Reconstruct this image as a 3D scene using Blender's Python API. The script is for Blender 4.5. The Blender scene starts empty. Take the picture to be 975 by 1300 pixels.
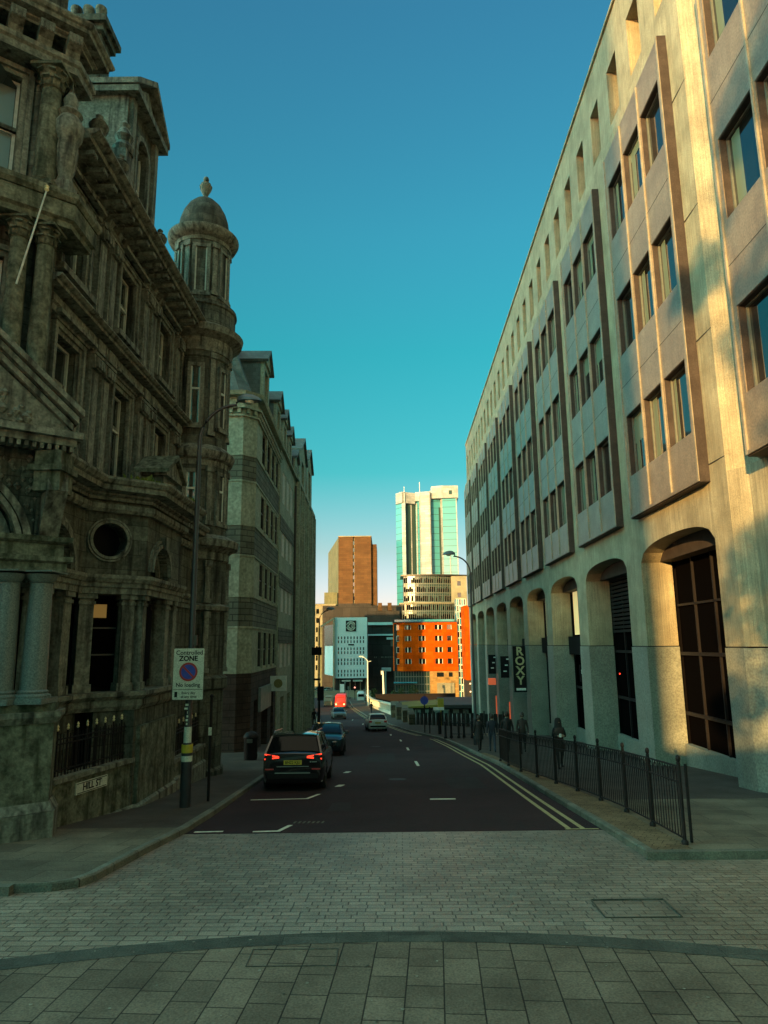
import bpy, bmesh, math, random
from mathutils import Matrix, Vector
R = math.radians
rnd = random.Random(7)
scene = bpy.context.scene
COL = scene.collection

# ------------------------------------------------------------------ camera
cd = bpy.data.cameras.new("camera"); cam = bpy.data.objects.new("camera", cd); COL.objects.link(cam)
scene.camera = cam
cd.sensor_fit = 'VERTICAL'; cd.sensor_height = 24.0; cd.lens = 24.0 * 880 / 1300
cd.clip_start = 0.1; cd.clip_end = 6000
cam.matrix_world = Matrix.Rotation(R(90 + 10.81), 4, 'X') @ Matrix.Rotation(-0.0105, 4, 'Z')
scene.render.resolution_x = 768; scene.render.resolution_y = 1024

# ------------------------------------------------------------------ world, sun, exposure
SUN_AZ = R(27.0)      # the sun stands behind the camera, this far to its left
SUN_EL = R(8.0)
W = bpy.data.worlds.new("World"); scene.world = W; W.use_nodes = True
nt = W.node_tree; nt.nodes.clear()
out = nt.nodes.new('ShaderNodeOutputWorld'); bg = nt.nodes.new('ShaderNodeBackground')
sky = nt.nodes.new('ShaderNodeTexSky'); sky.sky_type = 'NISHITA'; sky.sun_disc = False
sky.sun_elevation = SUN_EL; sky.sun_rotation = R(180) + SUN_AZ
sky.air_density = 1.0; sky.dust_density = 0.6; sky.ozone_density = 1.5
tc = nt.nodes.new('ShaderNodeTexCoord'); sep = nt.nodes.new('ShaderNodeSeparateXYZ')
ramp = nt.nodes.new('ShaderNodeValToRGB'); mul = nt.nodes.new('ShaderNodeMix')
mul.data_type = 'RGBA'; mul.blend_type = 'MULTIPLY'; mul.inputs[0].default_value = 1.0
nt.links.new(tc.outputs['Generated'], sep.inputs[0]); nt.links.new(sep.outputs['Z'], ramp.inputs[0])
SKYTINT = [(0.0, (.85, .80, 1.2)), (0.064, (.80, .70, .95)), (.132, (.58, .64, .64)), (.243, (.165, .72, .61)), (.401, (.125, .86, .71)), (.537, (.20, .93, .86)), (.732, (.27, .90, .96)), (.80, (.5, .95, .9)), (1.0, (1.7, 1.55, 1.0))]
while len(ramp.color_ramp.elements) < len(SKYTINT): ramp.color_ramp.elements.new(0.5)
for e, (p, c) in zip(ramp.color_ramp.elements, SKYTINT): e.position = p; e.color = (*c, 1)
nt.links.new(sky.outputs[0], mul.inputs[6]); nt.links.new(ramp.outputs[0], mul.inputs[7])
# the sky outside the part seen down the street: cool and bright over the left roofs, dimmer on the right, warm overhead
def mrange(src, a0, a1, lo=0.0, hi=1.0):
    m_ = nt.nodes.new('ShaderNodeMapRange'); m_.interpolation_type = 'SMOOTHSTEP'
    for i_, v_ in ((1, a0), (2, a1), (3, lo), (4, hi)): m_.inputs[i_].default_value = v_
    nt.links.new(src, m_.inputs[0]); return m_.outputs[0]
def cmix(fac, c0, c1, mode='MIX'):
    x_ = nt.nodes.new('ShaderNodeMix'); x_.data_type = 'RGBA'; x_.blend_type = mode
    if isinstance(fac, float): x_.inputs[0].default_value = fac
    else: nt.links.new(fac, x_.inputs[0])
    for i_, c_ in ((6, c0), (7, c1)):
        if isinstance(c_, tuple): x_.inputs[i_].default_value = (*c_, 1)
        else: nt.links.new(c_, x_.inputs[i_])
    return x_.outputs[2]
SKY_LEFT, SKY_RIGHT, SKY_TOP, SKY_BACK = (15.0, 11.4, 8.4), (2.5, 1.95, 1.3), (5.9, 3.55, 2.3), .28
side_ = cmix(mrange(sep.outputs['X'], -.5, .5), SKY_LEFT, SKY_RIGHT)
dome_ = cmix(mrange(sep.outputs['Z'], .70, .97), side_, SKY_TOP)
gain_ = cmix(mrange(sep.outputs['Y'], .56, .05), (1.0, 1.0, 1.0), dome_)
back_ = cmix(mrange(sep.outputs['Y'], -.15, -.75), (1.0, 1.0, 1.0), (SKY_BACK, SKY_BACK, SKY_BACK))
gain_ = cmix(1.0, gain_, back_, 'MULTIPLY')
mul2 = nt.nodes.new('ShaderNodeMix'); mul2.data_type = 'RGBA'; mul2.blend_type = 'MULTIPLY'; mul2.inputs[0].default_value = 1.0
nt.links.new(mul.outputs[2], mul2.inputs[6]); nt.links.new(gain_, mul2.inputs[7])
nt.links.new(mul2.outputs[2], bg.inputs[0]); bg.inputs[1].default_value = 0.10
nt.links.new(bg.outputs[0], out.inputs[0])
sd = bpy.data.lights.new("sun", 'SUN'); sun = bpy.data.objects.new("sun", sd); COL.objects.link(sun)
sd.energy = 4.0; sd.angle = R(0.6); sd.color = (1.0, 0.61, 0.20)
sv = Vector((-math.sin(SUN_AZ) * math.cos(SUN_EL), -math.cos(SUN_AZ) * math.cos(SUN_EL), math.sin(SUN_EL)))
sun.rotation_euler = sv.to_track_quat('Z', 'Y').to_euler()
scene.view_settings.view_transform = 'Standard'; scene.view_settings.look = 'None'
scene.view_settings.exposure = 1.3
scene.cycles.diffuse_bounces = 2; scene.cycles.glossy_bounces = 3; scene.cycles.max_bounces = 5; scene.view_settings.gamma = 1.0

# ------------------------------------------------------------------ tagging helpers
def tag(o, label=None, cat=None, group=None, kind=None):
    if label: o['label'] = label
    if cat: o['category'] = cat
    if group: o['group'] = group
    if kind: o['kind'] = kind
    return o
def thing(name, label, cat, loc, rot=(0, 0, 0), group=None):
    o = bpy.data.objects.new(name, None); COL.objects.link(o); o.empty_display_size = .3
    o.location = loc; o.rotation_euler = rot
    return tag(o, label, cat, group)
def copy_tree(o, parent=None):
    c = o.copy(); COL.objects.link(c); c.parent = parent
    for ch in list(o.children): copy_tree(ch, c)
    return c

# ------------------------------------------------------------------ materials
def new_mat(name):
    m = bpy.data.materials.new(name); m.use_nodes = True
    n = m.node_tree; b = n.nodes['Principled BSDF']
    return m, n, b
def pmat(name, c1, c2, scale=1.5, rough=.85, bump=.25, c3=None, streak=0.0, fine=None, spec=.3, metal=0.0,
         brick=None, bdark=.55, rib=None, lo=.35, hi=.65):
    m, n, b = new_mat(name); L = n.links.new
    geo = n.nodes.new('ShaderNodeNewGeometry')
    no = n.nodes.new('ShaderNodeTexNoise'); no.inputs['Scale'].default_value = scale; no.inputs['Detail'].default_value = 8; no.inputs['Roughness'].default_value = .65
    L(geo.outputs['Position'], no.inputs['Vector'])
    rp = n.nodes.new('ShaderNodeValToRGB'); L(no.outputs['Fac'], rp.inputs[0])
    rp.color_ramp.elements[0].position = lo; rp.color_ramp.elements[0].color = (*c1, 1)
    rp.color_ramp.elements[1].position = hi; rp.color_ramp.elements[1].color = (*c2, 1)
    col = rp.outputs[0]
    def mix(a, bcol, fac, mode='MIX'):
        x = n.nodes.new('ShaderNodeMix'); x.data_type = 'RGBA'; x.blend_type = mode
        if isinstance(fac, float): x.inputs[0].default_value = fac
        else: L(fac, x.inputs[0])
        L(a, x.inputs[6])
        if isinstance(bcol, tuple): x.inputs[7].default_value = (*bcol, 1)
        else: L(bcol, x.inputs[7])
        return x.outputs[2]
    if c3 or streak:
        mp = n.nodes.new('ShaderNodeMapping'); mp.inputs['Scale'].default_value = (5.5, 5.5, .5); L(geo.outputs['Position'], mp.inputs[0])
        n2 = n.nodes.new('ShaderNodeTexNoise'); n2.inputs['Scale'].default_value = 1.0; n2.inputs['Detail'].default_value = 6; L(mp.outputs[0], n2.inputs['Vector'])
        r2 = n.nodes.new('ShaderNodeValToRGB'); L(n2.outputs['Fac'], r2.inputs[0])
        r2.color_ramp.elements[0].position = .48; r2.color_ramp.elements[0].color = (0, 0, 0, 1)
        r2.color_ramp.elements[1].position = .68; r2.color_ramp.elements[1].color = (streak or .7,) * 3 + (1,)
        col = mix(col, c3 or tuple(x * .4 for x in c1), r2.outputs[0])
    hgt = no.outputs['Fac']
    nf = n.nodes.new('ShaderNodeTexNoise'); nf.inputs['Scale'].default_value = fine or 45; nf.inputs['Detail'].default_value = 4
    L(geo.outputs['Position'], nf.inputs['Vector'])
    mr = n.nodes.new('ShaderNodeMapRange'); mr.inputs[1].default_value = .25; mr.inputs[2].default_value = .75; mr.inputs[3].default_value = .62; mr.inputs[4].default_value = 1.38; L(nf.outputs['Fac'], mr.inputs[0])
    cv = n.nodes.new('ShaderNodeCombineColor'); [L(mr.outputs[0], cv.inputs[i]) for i in range(3)]
    col = mix(col, cv.outputs[0], 1.0, 'MULTIPLY')
    ad = n.nodes.new('ShaderNodeMath'); ad.operation = 'MULTIPLY_ADD'; L(nf.outputs['Fac'], ad.inputs[0]); ad.inputs[1].default_value = .5; L(hgt, ad.inputs[2]); h = ad.outputs[0]
    if brick:
        # brick = (width, height, mortar, plane, angle) plane 'wall' uses (x+y, z), plane 'floor' uses (x, y)
        bw, bh, mo, plane, ang = brick
        sp = n.nodes.new('ShaderNodeSeparateXYZ'); L(geo.outputs['Position'], sp.inputs[0])
        cb = n.nodes.new('ShaderNodeCombineXYZ')
        if plane == 'wall':
            a2 = n.nodes.new('ShaderNodeMath'); L(sp.outputs[0], a2.inputs[0]); L(sp.outputs[1], a2.inputs[1])
            L(a2.outputs[0], cb.inputs[0]); L(sp.outputs[2], cb.inputs[1])
        else:
            L(sp.outputs[0], cb.inputs[0]); L(sp.outputs[1], cb.inputs[1])
        mp2 = n.nodes.new('ShaderNodeMapping'); L(cb.outputs[0], mp2.inputs[0]); mp2.inputs['Rotation'].default_value = (0, 0, ang)
        bt = n.nodes.new('ShaderNodeTexBrick'); L(mp2.outputs[0], bt.inputs['Vector'])
        bt.inputs['Scale'].default_value = 1; bt.inputs['Brick Width'].default_value = bw; bt.inputs['Row Height'].default_value = bh
        bt.inputs['Mortar Size'].default_value = mo; bt.inputs['Mortar Smooth'].default_value = .3; bt.offset = .5 if plane == 'wall' else .43
        bt.squash = 1.0 if plane == 'wall' else 1.35; bt.squash_frequency = 3
        bt.inputs['Color1'].default_value = (1.16, 1.16, 1.14, 1); bt.inputs['Color2'].default_value = (.78, .79, .77, 1)
        bt.inputs['Mortar'].default_value = (bdark,) * 3 + (1,)
        col = mix(col, bt.outputs['Color'], 1.0, 'MULTIPLY')
        a3 = n.nodes.new('ShaderNodeMath'); a3.operation = 'MULTIPLY_ADD'; L(bt.outputs['Fac'], a3.inputs[0]); a3.inputs[1].default_value = -.8; L(h, a3.inputs[2]); h = a3.outputs[0]
    if rib:
        wv = n.nodes.new('ShaderNodeTexNoise'); mp3 = n.nodes.new('ShaderNodeMapping'); mp3.inputs['Scale'].default_value = (rib, rib, .6)
        L(geo.outputs['Position'], mp3.inputs[0]); L(mp3.outputs[0], wv.inputs['Vector']); wv.inputs['Scale'].default_value = 1; wv.inputs['Detail'].default_value = 3
        a4 = n.nodes.new('ShaderNodeMath'); a4.operation = 'MULTIPLY_ADD'; L(wv.outputs['Fac'], a4.inputs[0]); a4.inputs[1].default_value = 1.0; L(h, a4.inputs[2]); h = a4.outputs[0]
        mr2 = n.nodes.new('ShaderNodeMapRange'); mr2.inputs[1].default_value = .3; mr2.inputs[2].default_value = .7; mr2.inputs[3].default_value = .78; mr2.inputs[4].default_value = 1.15; L(wv.outputs['Fac'], mr2.inputs[0])
        cv2 = n.nodes.new('ShaderNodeCombineColor'); [L(mr2.outputs[0], cv2.inputs[i]) for i in range(3)]
        col = mix(col, cv2.outputs[0], 1.0, 'MULTIPLY')
    L(col, b.inputs['Base Color'])
    b.inputs['Roughness'].default_value = rough; b.inputs['Metallic'].default_value = metal
    b.inputs['Specular IOR Level'].default_value = spec
    if bump:
        bp = n.nodes.new('ShaderNodeBump'); bp.inputs['Strength'].default_value = bump; bp.inputs['Distance'].default_value = .05
        L(h, bp.inputs['Height']); L(bp.outputs[0], b.inputs['Normal'])
    return m
def glass(name, col=(.015, .022, .022), rough=.06, ior=1.9, wav=.03, sc=.7, spec=.5):
    m, n, b = new_mat(name)
    b.inputs['Base Color'].default_value = (*col, 1); b.inputs['Roughness'].default_value = rough; b.inputs['IOR'].default_value = ior; b.inputs['Specular IOR Level'].default_value = spec
    geo = n.nodes.new('ShaderNodeNewGeometry'); no = n.nodes.new('ShaderNodeTexNoise'); no.inputs['Scale'].default_value = sc
    bp = n.nodes.new('ShaderNodeBump'); bp.inputs['Strength'].default_value = wav; bp.inputs['Distance'].default_value = .3
    n.links.new(geo.outputs['Position'], no.inputs['Vector']); n.links.new(no.outputs['Fac'], bp.inputs['Height']); n.links.new(bp.outputs[0], b.inputs['Normal'])
    return m
def paint(name, col, rough=.35, metal=0., coat=0., spec=.5):
    m, n, b = new_mat(name)
    geo = n.nodes.new('ShaderNodeNewGeometry'); no = n.nodes.new('ShaderNodeTexNoise'); no.inputs['Scale'].default_value = 9; no.inputs['Detail'].default_value = 5
    n.links.new(geo.outputs['Position'], no.inputs['Vector'])
    rp = n.nodes.new('ShaderNodeValToRGB'); rp.color_ramp.elements[0].position = .3; rp.color_ramp.elements[1].position = .7
    rp.color_ramp.elements[0].color = (*[c * .82 for c in col], 1); rp.color_ramp.elements[1].color = (*[min(1, c * 1.1) for c in col], 1)
    n.links.new(no.outputs['Fac'], rp.inputs[0]); n.links.new(rp.outputs[0], b.inputs['Base Color'])
    b.inputs['Roughness'].default_value = rough; b.inputs['Metallic'].default_value = metal; b.inputs['Coat Weight'].default_value = coat
    b.inputs['Specular IOR Level'].default_value = spec
    return m
def emit(name, col, s):
    m, n, b = new_mat(name)
    b.inputs['Base Color'].default_value = (*col, 1); b.inputs['Emission Color'].default_value = (*col, 1); b.inputs['Emission Strength'].default_value = s
    return m
M = {}
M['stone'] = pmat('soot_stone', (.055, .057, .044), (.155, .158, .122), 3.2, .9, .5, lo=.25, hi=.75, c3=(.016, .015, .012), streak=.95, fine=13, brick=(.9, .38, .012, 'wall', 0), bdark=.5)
M['stone_trim'] = pmat('soot_stone_trim', (.09, .092, .072), (.29, .293, .235), 5.0, .9, .35, lo=.25, hi=.75, c3=(.02, .018, .015), streak=.9, fine=16)
M['stone_moss'] = pmat('mossy_stone', (.05, .055, .036), (.21, .215, .155), 3.2, .95, .6, c3=(.018, .024, .01), streak=.9, fine=15)
M['concrete'] = pmat('ribbed_concrete', (.27, .225, .145), (.43, .365, .24), .8, .6, .3, streak=.25, rib=22, c3=(.15, .125, .08), fine=42)
M['clad_low'] = pmat('smooth_cladding', (.19, .19, .155), (.28, .28, .23), .5, .55, .06, fine=18, streak=.3, c3=(.2, .24, .22))
M['panel'] = pmat('aggregate_panel', (.17, .12, .08), (.265, .20, .14), 1.0, .38, .12, streak=.45, c3=(.16, .105, .065), fine=18, spec=1.0)
M['ribstone'] = pmat('pale_rib_stone', (.22, .18, .13), (.34, .285, .215), 2, .5, .1, spec=.6)
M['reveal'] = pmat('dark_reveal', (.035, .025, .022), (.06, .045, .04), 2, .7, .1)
M['joint'] = paint('joint_shadow_gap', (.02, .02, .018), .9)
M['asphalt'] = pmat('asphalt', (.022, .009, .0115), (.040, .017, .021), .35, .9, .5, fine=120, c3=(.016, .015, .014), streak=.5)
M['asphalt_path'] = pmat('asphalt_path', (.048, .038, .032), (.082, .066, .056), .8, .95, .4, fine=90)
M['setts'] = pmat('granite_setts', (.165, .130, .098), (.29, .235, .185), .45, .42, .5, spec=.6, brick=(.24, .135, .009, 'floor', .02), bdark=.22, fine=60)
M['slabs'] = pmat('stone_slabs', (.095, .07, .05), (.18, .137, .10), .9, .8, .3, brick=(.42, .37, .009, 'floor', R(90 + 4.1)), bdark=.15, fine=40)
M['band'] = pmat('dark_band', (.045, .045, .038), (.075, .075, .062), 3, .85, .3, brick=(.45, .6, .004, 'floor', R(90)), bdark=.5)
M['pave'] = pmat('footway_slabs', (.09, .075, .055), (.17, .145, .105), .7, .9, .3, brick=(.9, .6, .008, 'floor', .1), bdark=.35)
M['kerb'] = pmat('kerb_granite', (.10, .10, .08), (.17, .17, .135), 2, .8, .3, brick=(.9, 9, .012, 'floor', R(90)), bdark=.3)
M['brickramp'] = pmat('brown_pavers', (.13, .085, .045), (.24, .16, .09), 1.4, .9, .4, brick=(.21, .10, .008, 'floor', .5), bdark=.3)
M['line'] = pmat('worn_road_paint', (.30, .29, .22), (.62, .60, .48), 6, .8, .1, lo=.25, hi=.5)
M['yline'] = pmat('worn_yellow_paint', (.22, .18, .08), (.38, .32, .16), 6, .8, .1, lo=.25, hi=.5)
M['terrain'] = pmat('rough_ground', (.06, .06, .045), (.12, .115, .09), .1, .95, .3)
M['glass'] = glass('window_glass', (.008, .009, .009), .05, 2.3, .02)
M['glass_car'] = glass('car_glass', (.006, .006, .007), .06, 1.4, 0.0, spec=.25)
M['glass_old'] = glass('old_window_glass', (.02, .026, .024), .1, 1.8, .12, 2.5)
M['glass_shop'] = glass('shop_glass', (.003, .0025, .0025), .12, 1.2, .0, spec=.0)
M['glass_teal'] = glass('curtain_glass', (.05, .26, .34), .12, 2.0, .05, .3)
M['glass_green'] = glass('green_curtain_glass', (.02, .05, .045), .2, 1.6, .1, .6)
M['skyglass'] = glass('sky_tinted_glass', (.20, .25, .24), .12, 1.9, .05, 2.0)  # pale colour painted in for the bright sky these panes reflect
M['sash'] = paint('sash_paint', (.55, .57, .48), .5)
M['lamphead'] = paint('lamp_head_grey', (.10, .135, .15), .35, .2)
M['whiteframe'] = paint('white_frame', (.62, .63, .56), .4)
M['midframe'] = paint('mid_grey_frame', (.11, .125, .115), .5)
M['darkframe'] = paint('dark_frame', (.035, .035, .03), .45)
M['greyframe'] = paint('grey_frame', (.13, .14, .12), .45)
M['iron'] = paint('black_iron', (.012, .009, .010), .6, spec=.25)
M['gold'] = paint('gilt_tip', (.75, .62, .32), .4)
M['lamp'] = paint('lamp_grey', (.035, .035, .04), .4, .2)
M['slate'] = pmat('roof_slate', (.07, .08, .075), (.12, .135, .125), 1.2, .6, .3, brick=(.35, .25, .01, 'wall', 0))
M['buff'] = pmat('buff_stone', (.24, .255, .18), (.35, .365, .265), .9, .85, .15, fine=7, streak=.4, c3=(.2, .21, .15))
M['bandbrick'] = pmat('grey_brick_band', (.10, .10, .075), (.17, .17, .125), 1, .9, .4, brick=(.9, .32, .03, 'wall', 0), bdark=.35)
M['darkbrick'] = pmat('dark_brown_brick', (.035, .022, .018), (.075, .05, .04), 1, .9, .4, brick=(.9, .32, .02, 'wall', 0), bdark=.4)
M['brownbrick'] = pmat('brown_tower_brick', (.080, .038, .014), (.106, .055, .022), .2, .85, .1, brick=(3, .9, .06, 'wall', 0), bdark=.72)
M['conc_far'] = pmat('pale_ribbed_concrete', (.10, .10, .055), (.16, .155, .09), .2, .85, .1, rib=1.4)
M['cream'] = pmat('cream_panel', (.25, .29, .32), (.34, .39, .44), .15, .7, .1, brick=(2.4, 1.1, .07, 'wall', 0), bdark=.7)
M['cream2'] = pmat('cream_stone', (.20, .18, .12), (.30, .27, .19), .2, .8, .1)
M['orange'] = pmat('orange_cladding', (.42, .052, .001), (.50, .078, .002), .25, .9, .05, spec=.05, brick=(1.2, 1.0, .03, 'wall', 0), bdark=.8)
M['yellowbrick'] = pmat('yellow_brick', (.28, .15, .045), (.38, .22, .08), .5, .85, .1, brick=(1.2, .4, .03, 'wall', 0), bdark=.75)
M['bluewhite'] = pmat('pale_blue_render', (.42, .52, .54), (.52, .62, .63), .1, .8, .05, streak=.2, c3=(.36, .46, .48))
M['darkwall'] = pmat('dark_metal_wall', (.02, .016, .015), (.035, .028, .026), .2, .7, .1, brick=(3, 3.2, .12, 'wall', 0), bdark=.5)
M['black'] = paint('black_paint', (.010, .007, .008), .75, spec=.2)
M['white'] = paint('white_paint', (.75, .76, .70), .4)
M['signwhite'] = pmat('sign_face', (.50, .51, .42), (.62, .63, .52), 7, .5, .02)
M['red'] = paint('red_paint', (.50, .02, .02), .4)
M['signred'] = paint('sign_red', (.35, .02, .02), .45)
M['signblue'] = paint('sign_blue', (.02, .05, .38), .45)
M['yellow'] = paint('yellow_paint', (.55, .40, .03), .5)
M['tyre'] = paint('tyre_rubber', (.015, .015, .015), .9)
M['rim'] = paint('alloy_rim', (.30, .30, .30), .3, .8)
M['skin'] = paint('skin', (.42, .26, .18), .6)
M['leaf'] = pmat('plant_leaves', (.08, .11, .015), (.20, .21, .04), 8, .7, 0)
M['leafdark'] = pmat('shrub_leaves', (.03, .05, .012), (.08, .10, .03), 4, .8, 0)
M['redlight'] = emit('lit_red_lamp', (1.0, .05, .02), .75)
M['orangetube'] = emit('orange_neon', (1.0, .16, .06), .14)
M['warmreflect'] = emit('warm_reflection_glow', (1.0, .74, .32), .24)  # glow standing in for a sunlit reflection in the arcade glass
M['headlight'] = emit('lit_headlamp', (1.0, .75, .35), .6)
M['poster'] = emit('dim_lit_poster', (.55, .30, .08), .07)

# ------------------------------------------------------------------ mesh builder
class Frame:
    """u along the wall, o outwards, z up"""
    def __init__(s, ox, oy, ux, uy, outx, outy):
        l = math.hypot(ux, uy); ux /= l; uy /= l; l = math.hypot(outx, outy); outx /= l; outy /= l
        s.M = Matrix(((ux, outx, 0, ox), (uy, outy, 0, oy), (0, 0, 1, 0), (0, 0, 0, 1)))
class MB:
    def __init__(s, fr=None): s.v = []; s.f = []; s.m = []; s.T = fr.M if fr else None; s.mi = 0
    def add(s, vs, fs, mi=None):
        b = len(s.v)
        for p in vs:
            p = Vector(p); s.v.append(s.T @ p if s.T else p)
        for f in fs: s.f.append([b + i for i in f]); s.m.append(s.mi if mi is None else mi)
        return s
    def box(s, x0, x1, y0, y1, z0, z1, mi=None):
        vs = [(x, y, z) for z in (z0, z1) for y in (y0, y1) for x in (x0, x1)]
        return s.add(vs, [(0, 1, 3, 2), (4, 6, 7, 5), (0, 4, 5, 1), (2, 3, 7, 6), (0, 2, 6, 4), (1, 5, 7, 3)], mi)
    def prism(s, poly, z0, z1, mi=None, top=None):
        n = len(poly); tp = top or poly
        vs = [(x, y, z0) for x, y in poly] + [(x, y, z1) for x, y in tp]
        return s.add(vs, [list(range(n)), list(range(n, 2 * n))] + [(i, (i + 1) % n, n + (i + 1) % n, n + i) for i in range(n)], mi)
    def ext(s, poly, a, b, axis, mi=None):
        """extrude a 2D polygon along an axis: 'y' takes poly (x,z), 'x' takes poly (y,z)"""
        n = len(poly)
        f = (lambda p, t: (p[0], t, p[1])) if axis == 'y' else (lambda p, t: (t, p[0], p[1]))
        vs = [f(p, a) for p in poly] + [f(p, b) for p in poly]
        return s.add(vs, [list(range(n)), list(range(n, 2 * n))] + [(i, (i + 1) % n, n + (i + 1) % n, n + i) for i in range(n)], mi)
    def lathe(s, cx, cy, prof, n=16, mi=None, a0=0.0, sx=1.0):
        vs = []; fs = []
        for r, z in prof:
            for k in range(n):
                a = a0 + 2 * math.pi * k / n; vs.append((cx + r * math.cos(a) * sx, cy + r * math.sin(a), z))
        for j in range(len(prof) - 1):
            for k in range(n): fs.append((j * n + k, j * n + (k + 1) % n, (j + 1) * n + (k + 1) % n, (j + 1) * n + k))
        fs.append(list(range(n))); fs.append([(len(prof) - 1) * n + k for k in range(n)])
        return s.add(vs, fs, mi)
    def tube(s, pts, r, n=8, mi=None):
        pts = [Vector(p) for p in pts]; vs = []; fs = []
        rr = r if isinstance(r, (list, tuple)) else [r] * len(pts)
        for i, p in enumerate(pts):
            t = (pts[min(i + 1, len(pts) - 1)] - pts[max(i - 1, 0)]).normalized()
            a = Vector((0, 0, 1)) if abs(t.z) < .9 else Vector((1, 0, 0))
            u = t.cross(a).normalized(); w = t.cross(u)
            for k in range(n):
                an = 2 * math.pi * k / n; vs.append(p + u * math.cos(an) * rr[i] + w * math.sin(an) * rr[i])
        for j in range(len(pts) - 1):
            for k in range(n): fs.append((j * n + k, j * n + (k + 1) % n, (j + 1) * n + (k + 1) % n, (j + 1) * n + k))
        fs.append(list(range(n))); fs.append([(len(pts) - 1) * n + k for k in range(n)])
        return s.add(vs, fs, mi)
    def sweep(s, path, prof, mi=None, side=1.0, closed=False):
        """moulding: prof [(o,z)] closed polygon carried along a plan path with mitred corners; o goes to the right of the path (side=1)"""
        P = [Vector((p[0], p[1])) for p in path]; n = len(P); rings = []
        for i in range(n):
            if closed: d0 = (P[i] - P[i - 1]).normalized(); d1 = (P[(i + 1) % n] - P[i]).normalized()
            else:
                d0 = (P[i] - P[i - 1]).normalized() if i else None; d1 = (P[i + 1] - P[i]).normalized() if i < n - 1 else None
                d0 = d0 or d1; d1 = d1 or d0
            n0 = Vector((d0.y, -d0.x)); n1 = Vector((d1.y, -d1.x)); mt = (n0 + n1)
            mt = mt.normalized(); k = 1.0 / max(.35, mt.dot(n0)); rings.append((P[i], mt * k * side))
        m = len(prof); vs = []; fs = []
        for p, d in rings:
            for o, z in prof: q = p + d * o; vs.append((q.x, q.y, z))
        last = n if closed else n - 1
        for i in range(last):
            j = (i + 1) % n
            for k in range(m): fs.append((i * m + k, i * m + (k + 1) % m, j * m + (k + 1) % m, j * m + k))
        if not closed: fs.append(list(range(m))); fs.append([(n - 1) * m + k for k in range(m)])
        return s.add(vs, fs, mi)
    def wall(s, u0, u1, z0, z1, o0, o1, holes, mi=None):
        zs = sorted({z0, z1, *[h[2] for h in holes if z0 < h[2] < z1], *[h[3] for h in holes if z0 < h[3] < z1]})
        for a, b in zip(zs[:-1], zs[1:]):
            mid = (a + b) / 2; hs = sorted((h[0], h[1]) for h in holes if h[2] < mid < h[3]); cur = u0
            for h0, h1 in hs:
                if h0 > cur + 1e-4: s.box(cur, h0, o0, o1, a, b, mi)
                cur = max(cur, h1)
            if cur < u1 - 1e-4: s.box(cur, u1, o0, o1, a, b, mi)
        return s
    def build(s, name, mats, parent=None, smooth=False, label=None, bevel=0.0):
        me = bpy.data.meshes.new(name); me.from_pydata([tuple(v) for v in s.v], [], s.f)
        if not isinstance(mats, (list, tuple)): mats = [mats]
        for m in mats: me.materials.append(m)
        me.polygons.foreach_set('material_index', s.m)
        bm = bmesh.new(); bm.from_mesh(me); bmesh.ops.recalc_face_normals(bm, faces=bm.faces); bm.to_mesh(me); bm.free()
        if smooth:
            for p in me.polygons: p.use_smooth = True
            try: me.set_sharp_from_angle(angle=R(40))
            except Exception: pass
        o = bpy.data.objects.new(name, me); COL.objects.link(o)
        if bevel:
            b = o.modifiers.new('bevel', 'BEVEL'); b.width = bevel; b.segments = 1; b.limit_method = 'ANGLE'
        if parent is not None:
            o.parent = parent
            root = parent
            while root.parent: root = root.parent
            if parent is root and not s.local:
                o.matrix_parent_inverse = Matrix.Translation(-root.location) if root.rotation_euler[:] == (0, 0, 0) else (Matrix.Translation(root.location) @ root.rotation_euler.to_matrix().to_4x4()).inverted()
        if label: o['label'] = label
        return o
    local = False
class LMB(MB):
    local = True     # coordinates are those of the thing itself (its root at 0,0,0)
def text_mb(mb, txt, size, mat4, mi=0, depth=.01, bold=0.0, align='CENTER'):
    cu = bpy.data.curves.new('lettering', 'FONT'); cu.body = txt; cu.size = size; cu.extrude = depth / 2; cu.offset = bold; cu.align_x = align; cu.align_y = 'CENTER'
    cu.resolution_u = 3
    o = bpy.data.objects.new('lettering', cu); COL.objects.link(o)
    dg = bpy.context.evaluated_depsgraph_get(); dg.update()
    me = bpy.data.meshes.new_from_object(o.evaluated_get(dg))
    mb.add([mat4 @ v.co for v in me.vertices], [tuple(p.vertices) for p in me.polygons], mi)
    bpy.data.objects.remove(o); bpy.data.meshes.remove(me); bpy.data.curves.remove(cu)
def face_y(x, y, z):   # lettering upright, read from the camera side (-y)
    return Matrix.Translation((x, y, z)) @ Matrix.Rotation(R(90), 4, 'X')
def face_x(x, y, z):   # lettering upright on a wall facing +x
    return Matrix.Translation((x, y, z)) @ Matrix.Rotation(R(90), 4, 'Z') @ Matrix.Rotation(R(90), 4, 'X')
def face_mx(x, y, z):  # on a wall facing -x
    return Matrix.Translation((x, y, z)) @ Matrix.Rotation(R(-90), 4, 'Z') @ Matrix.Rotation(R(90), 4, 'X')

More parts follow.
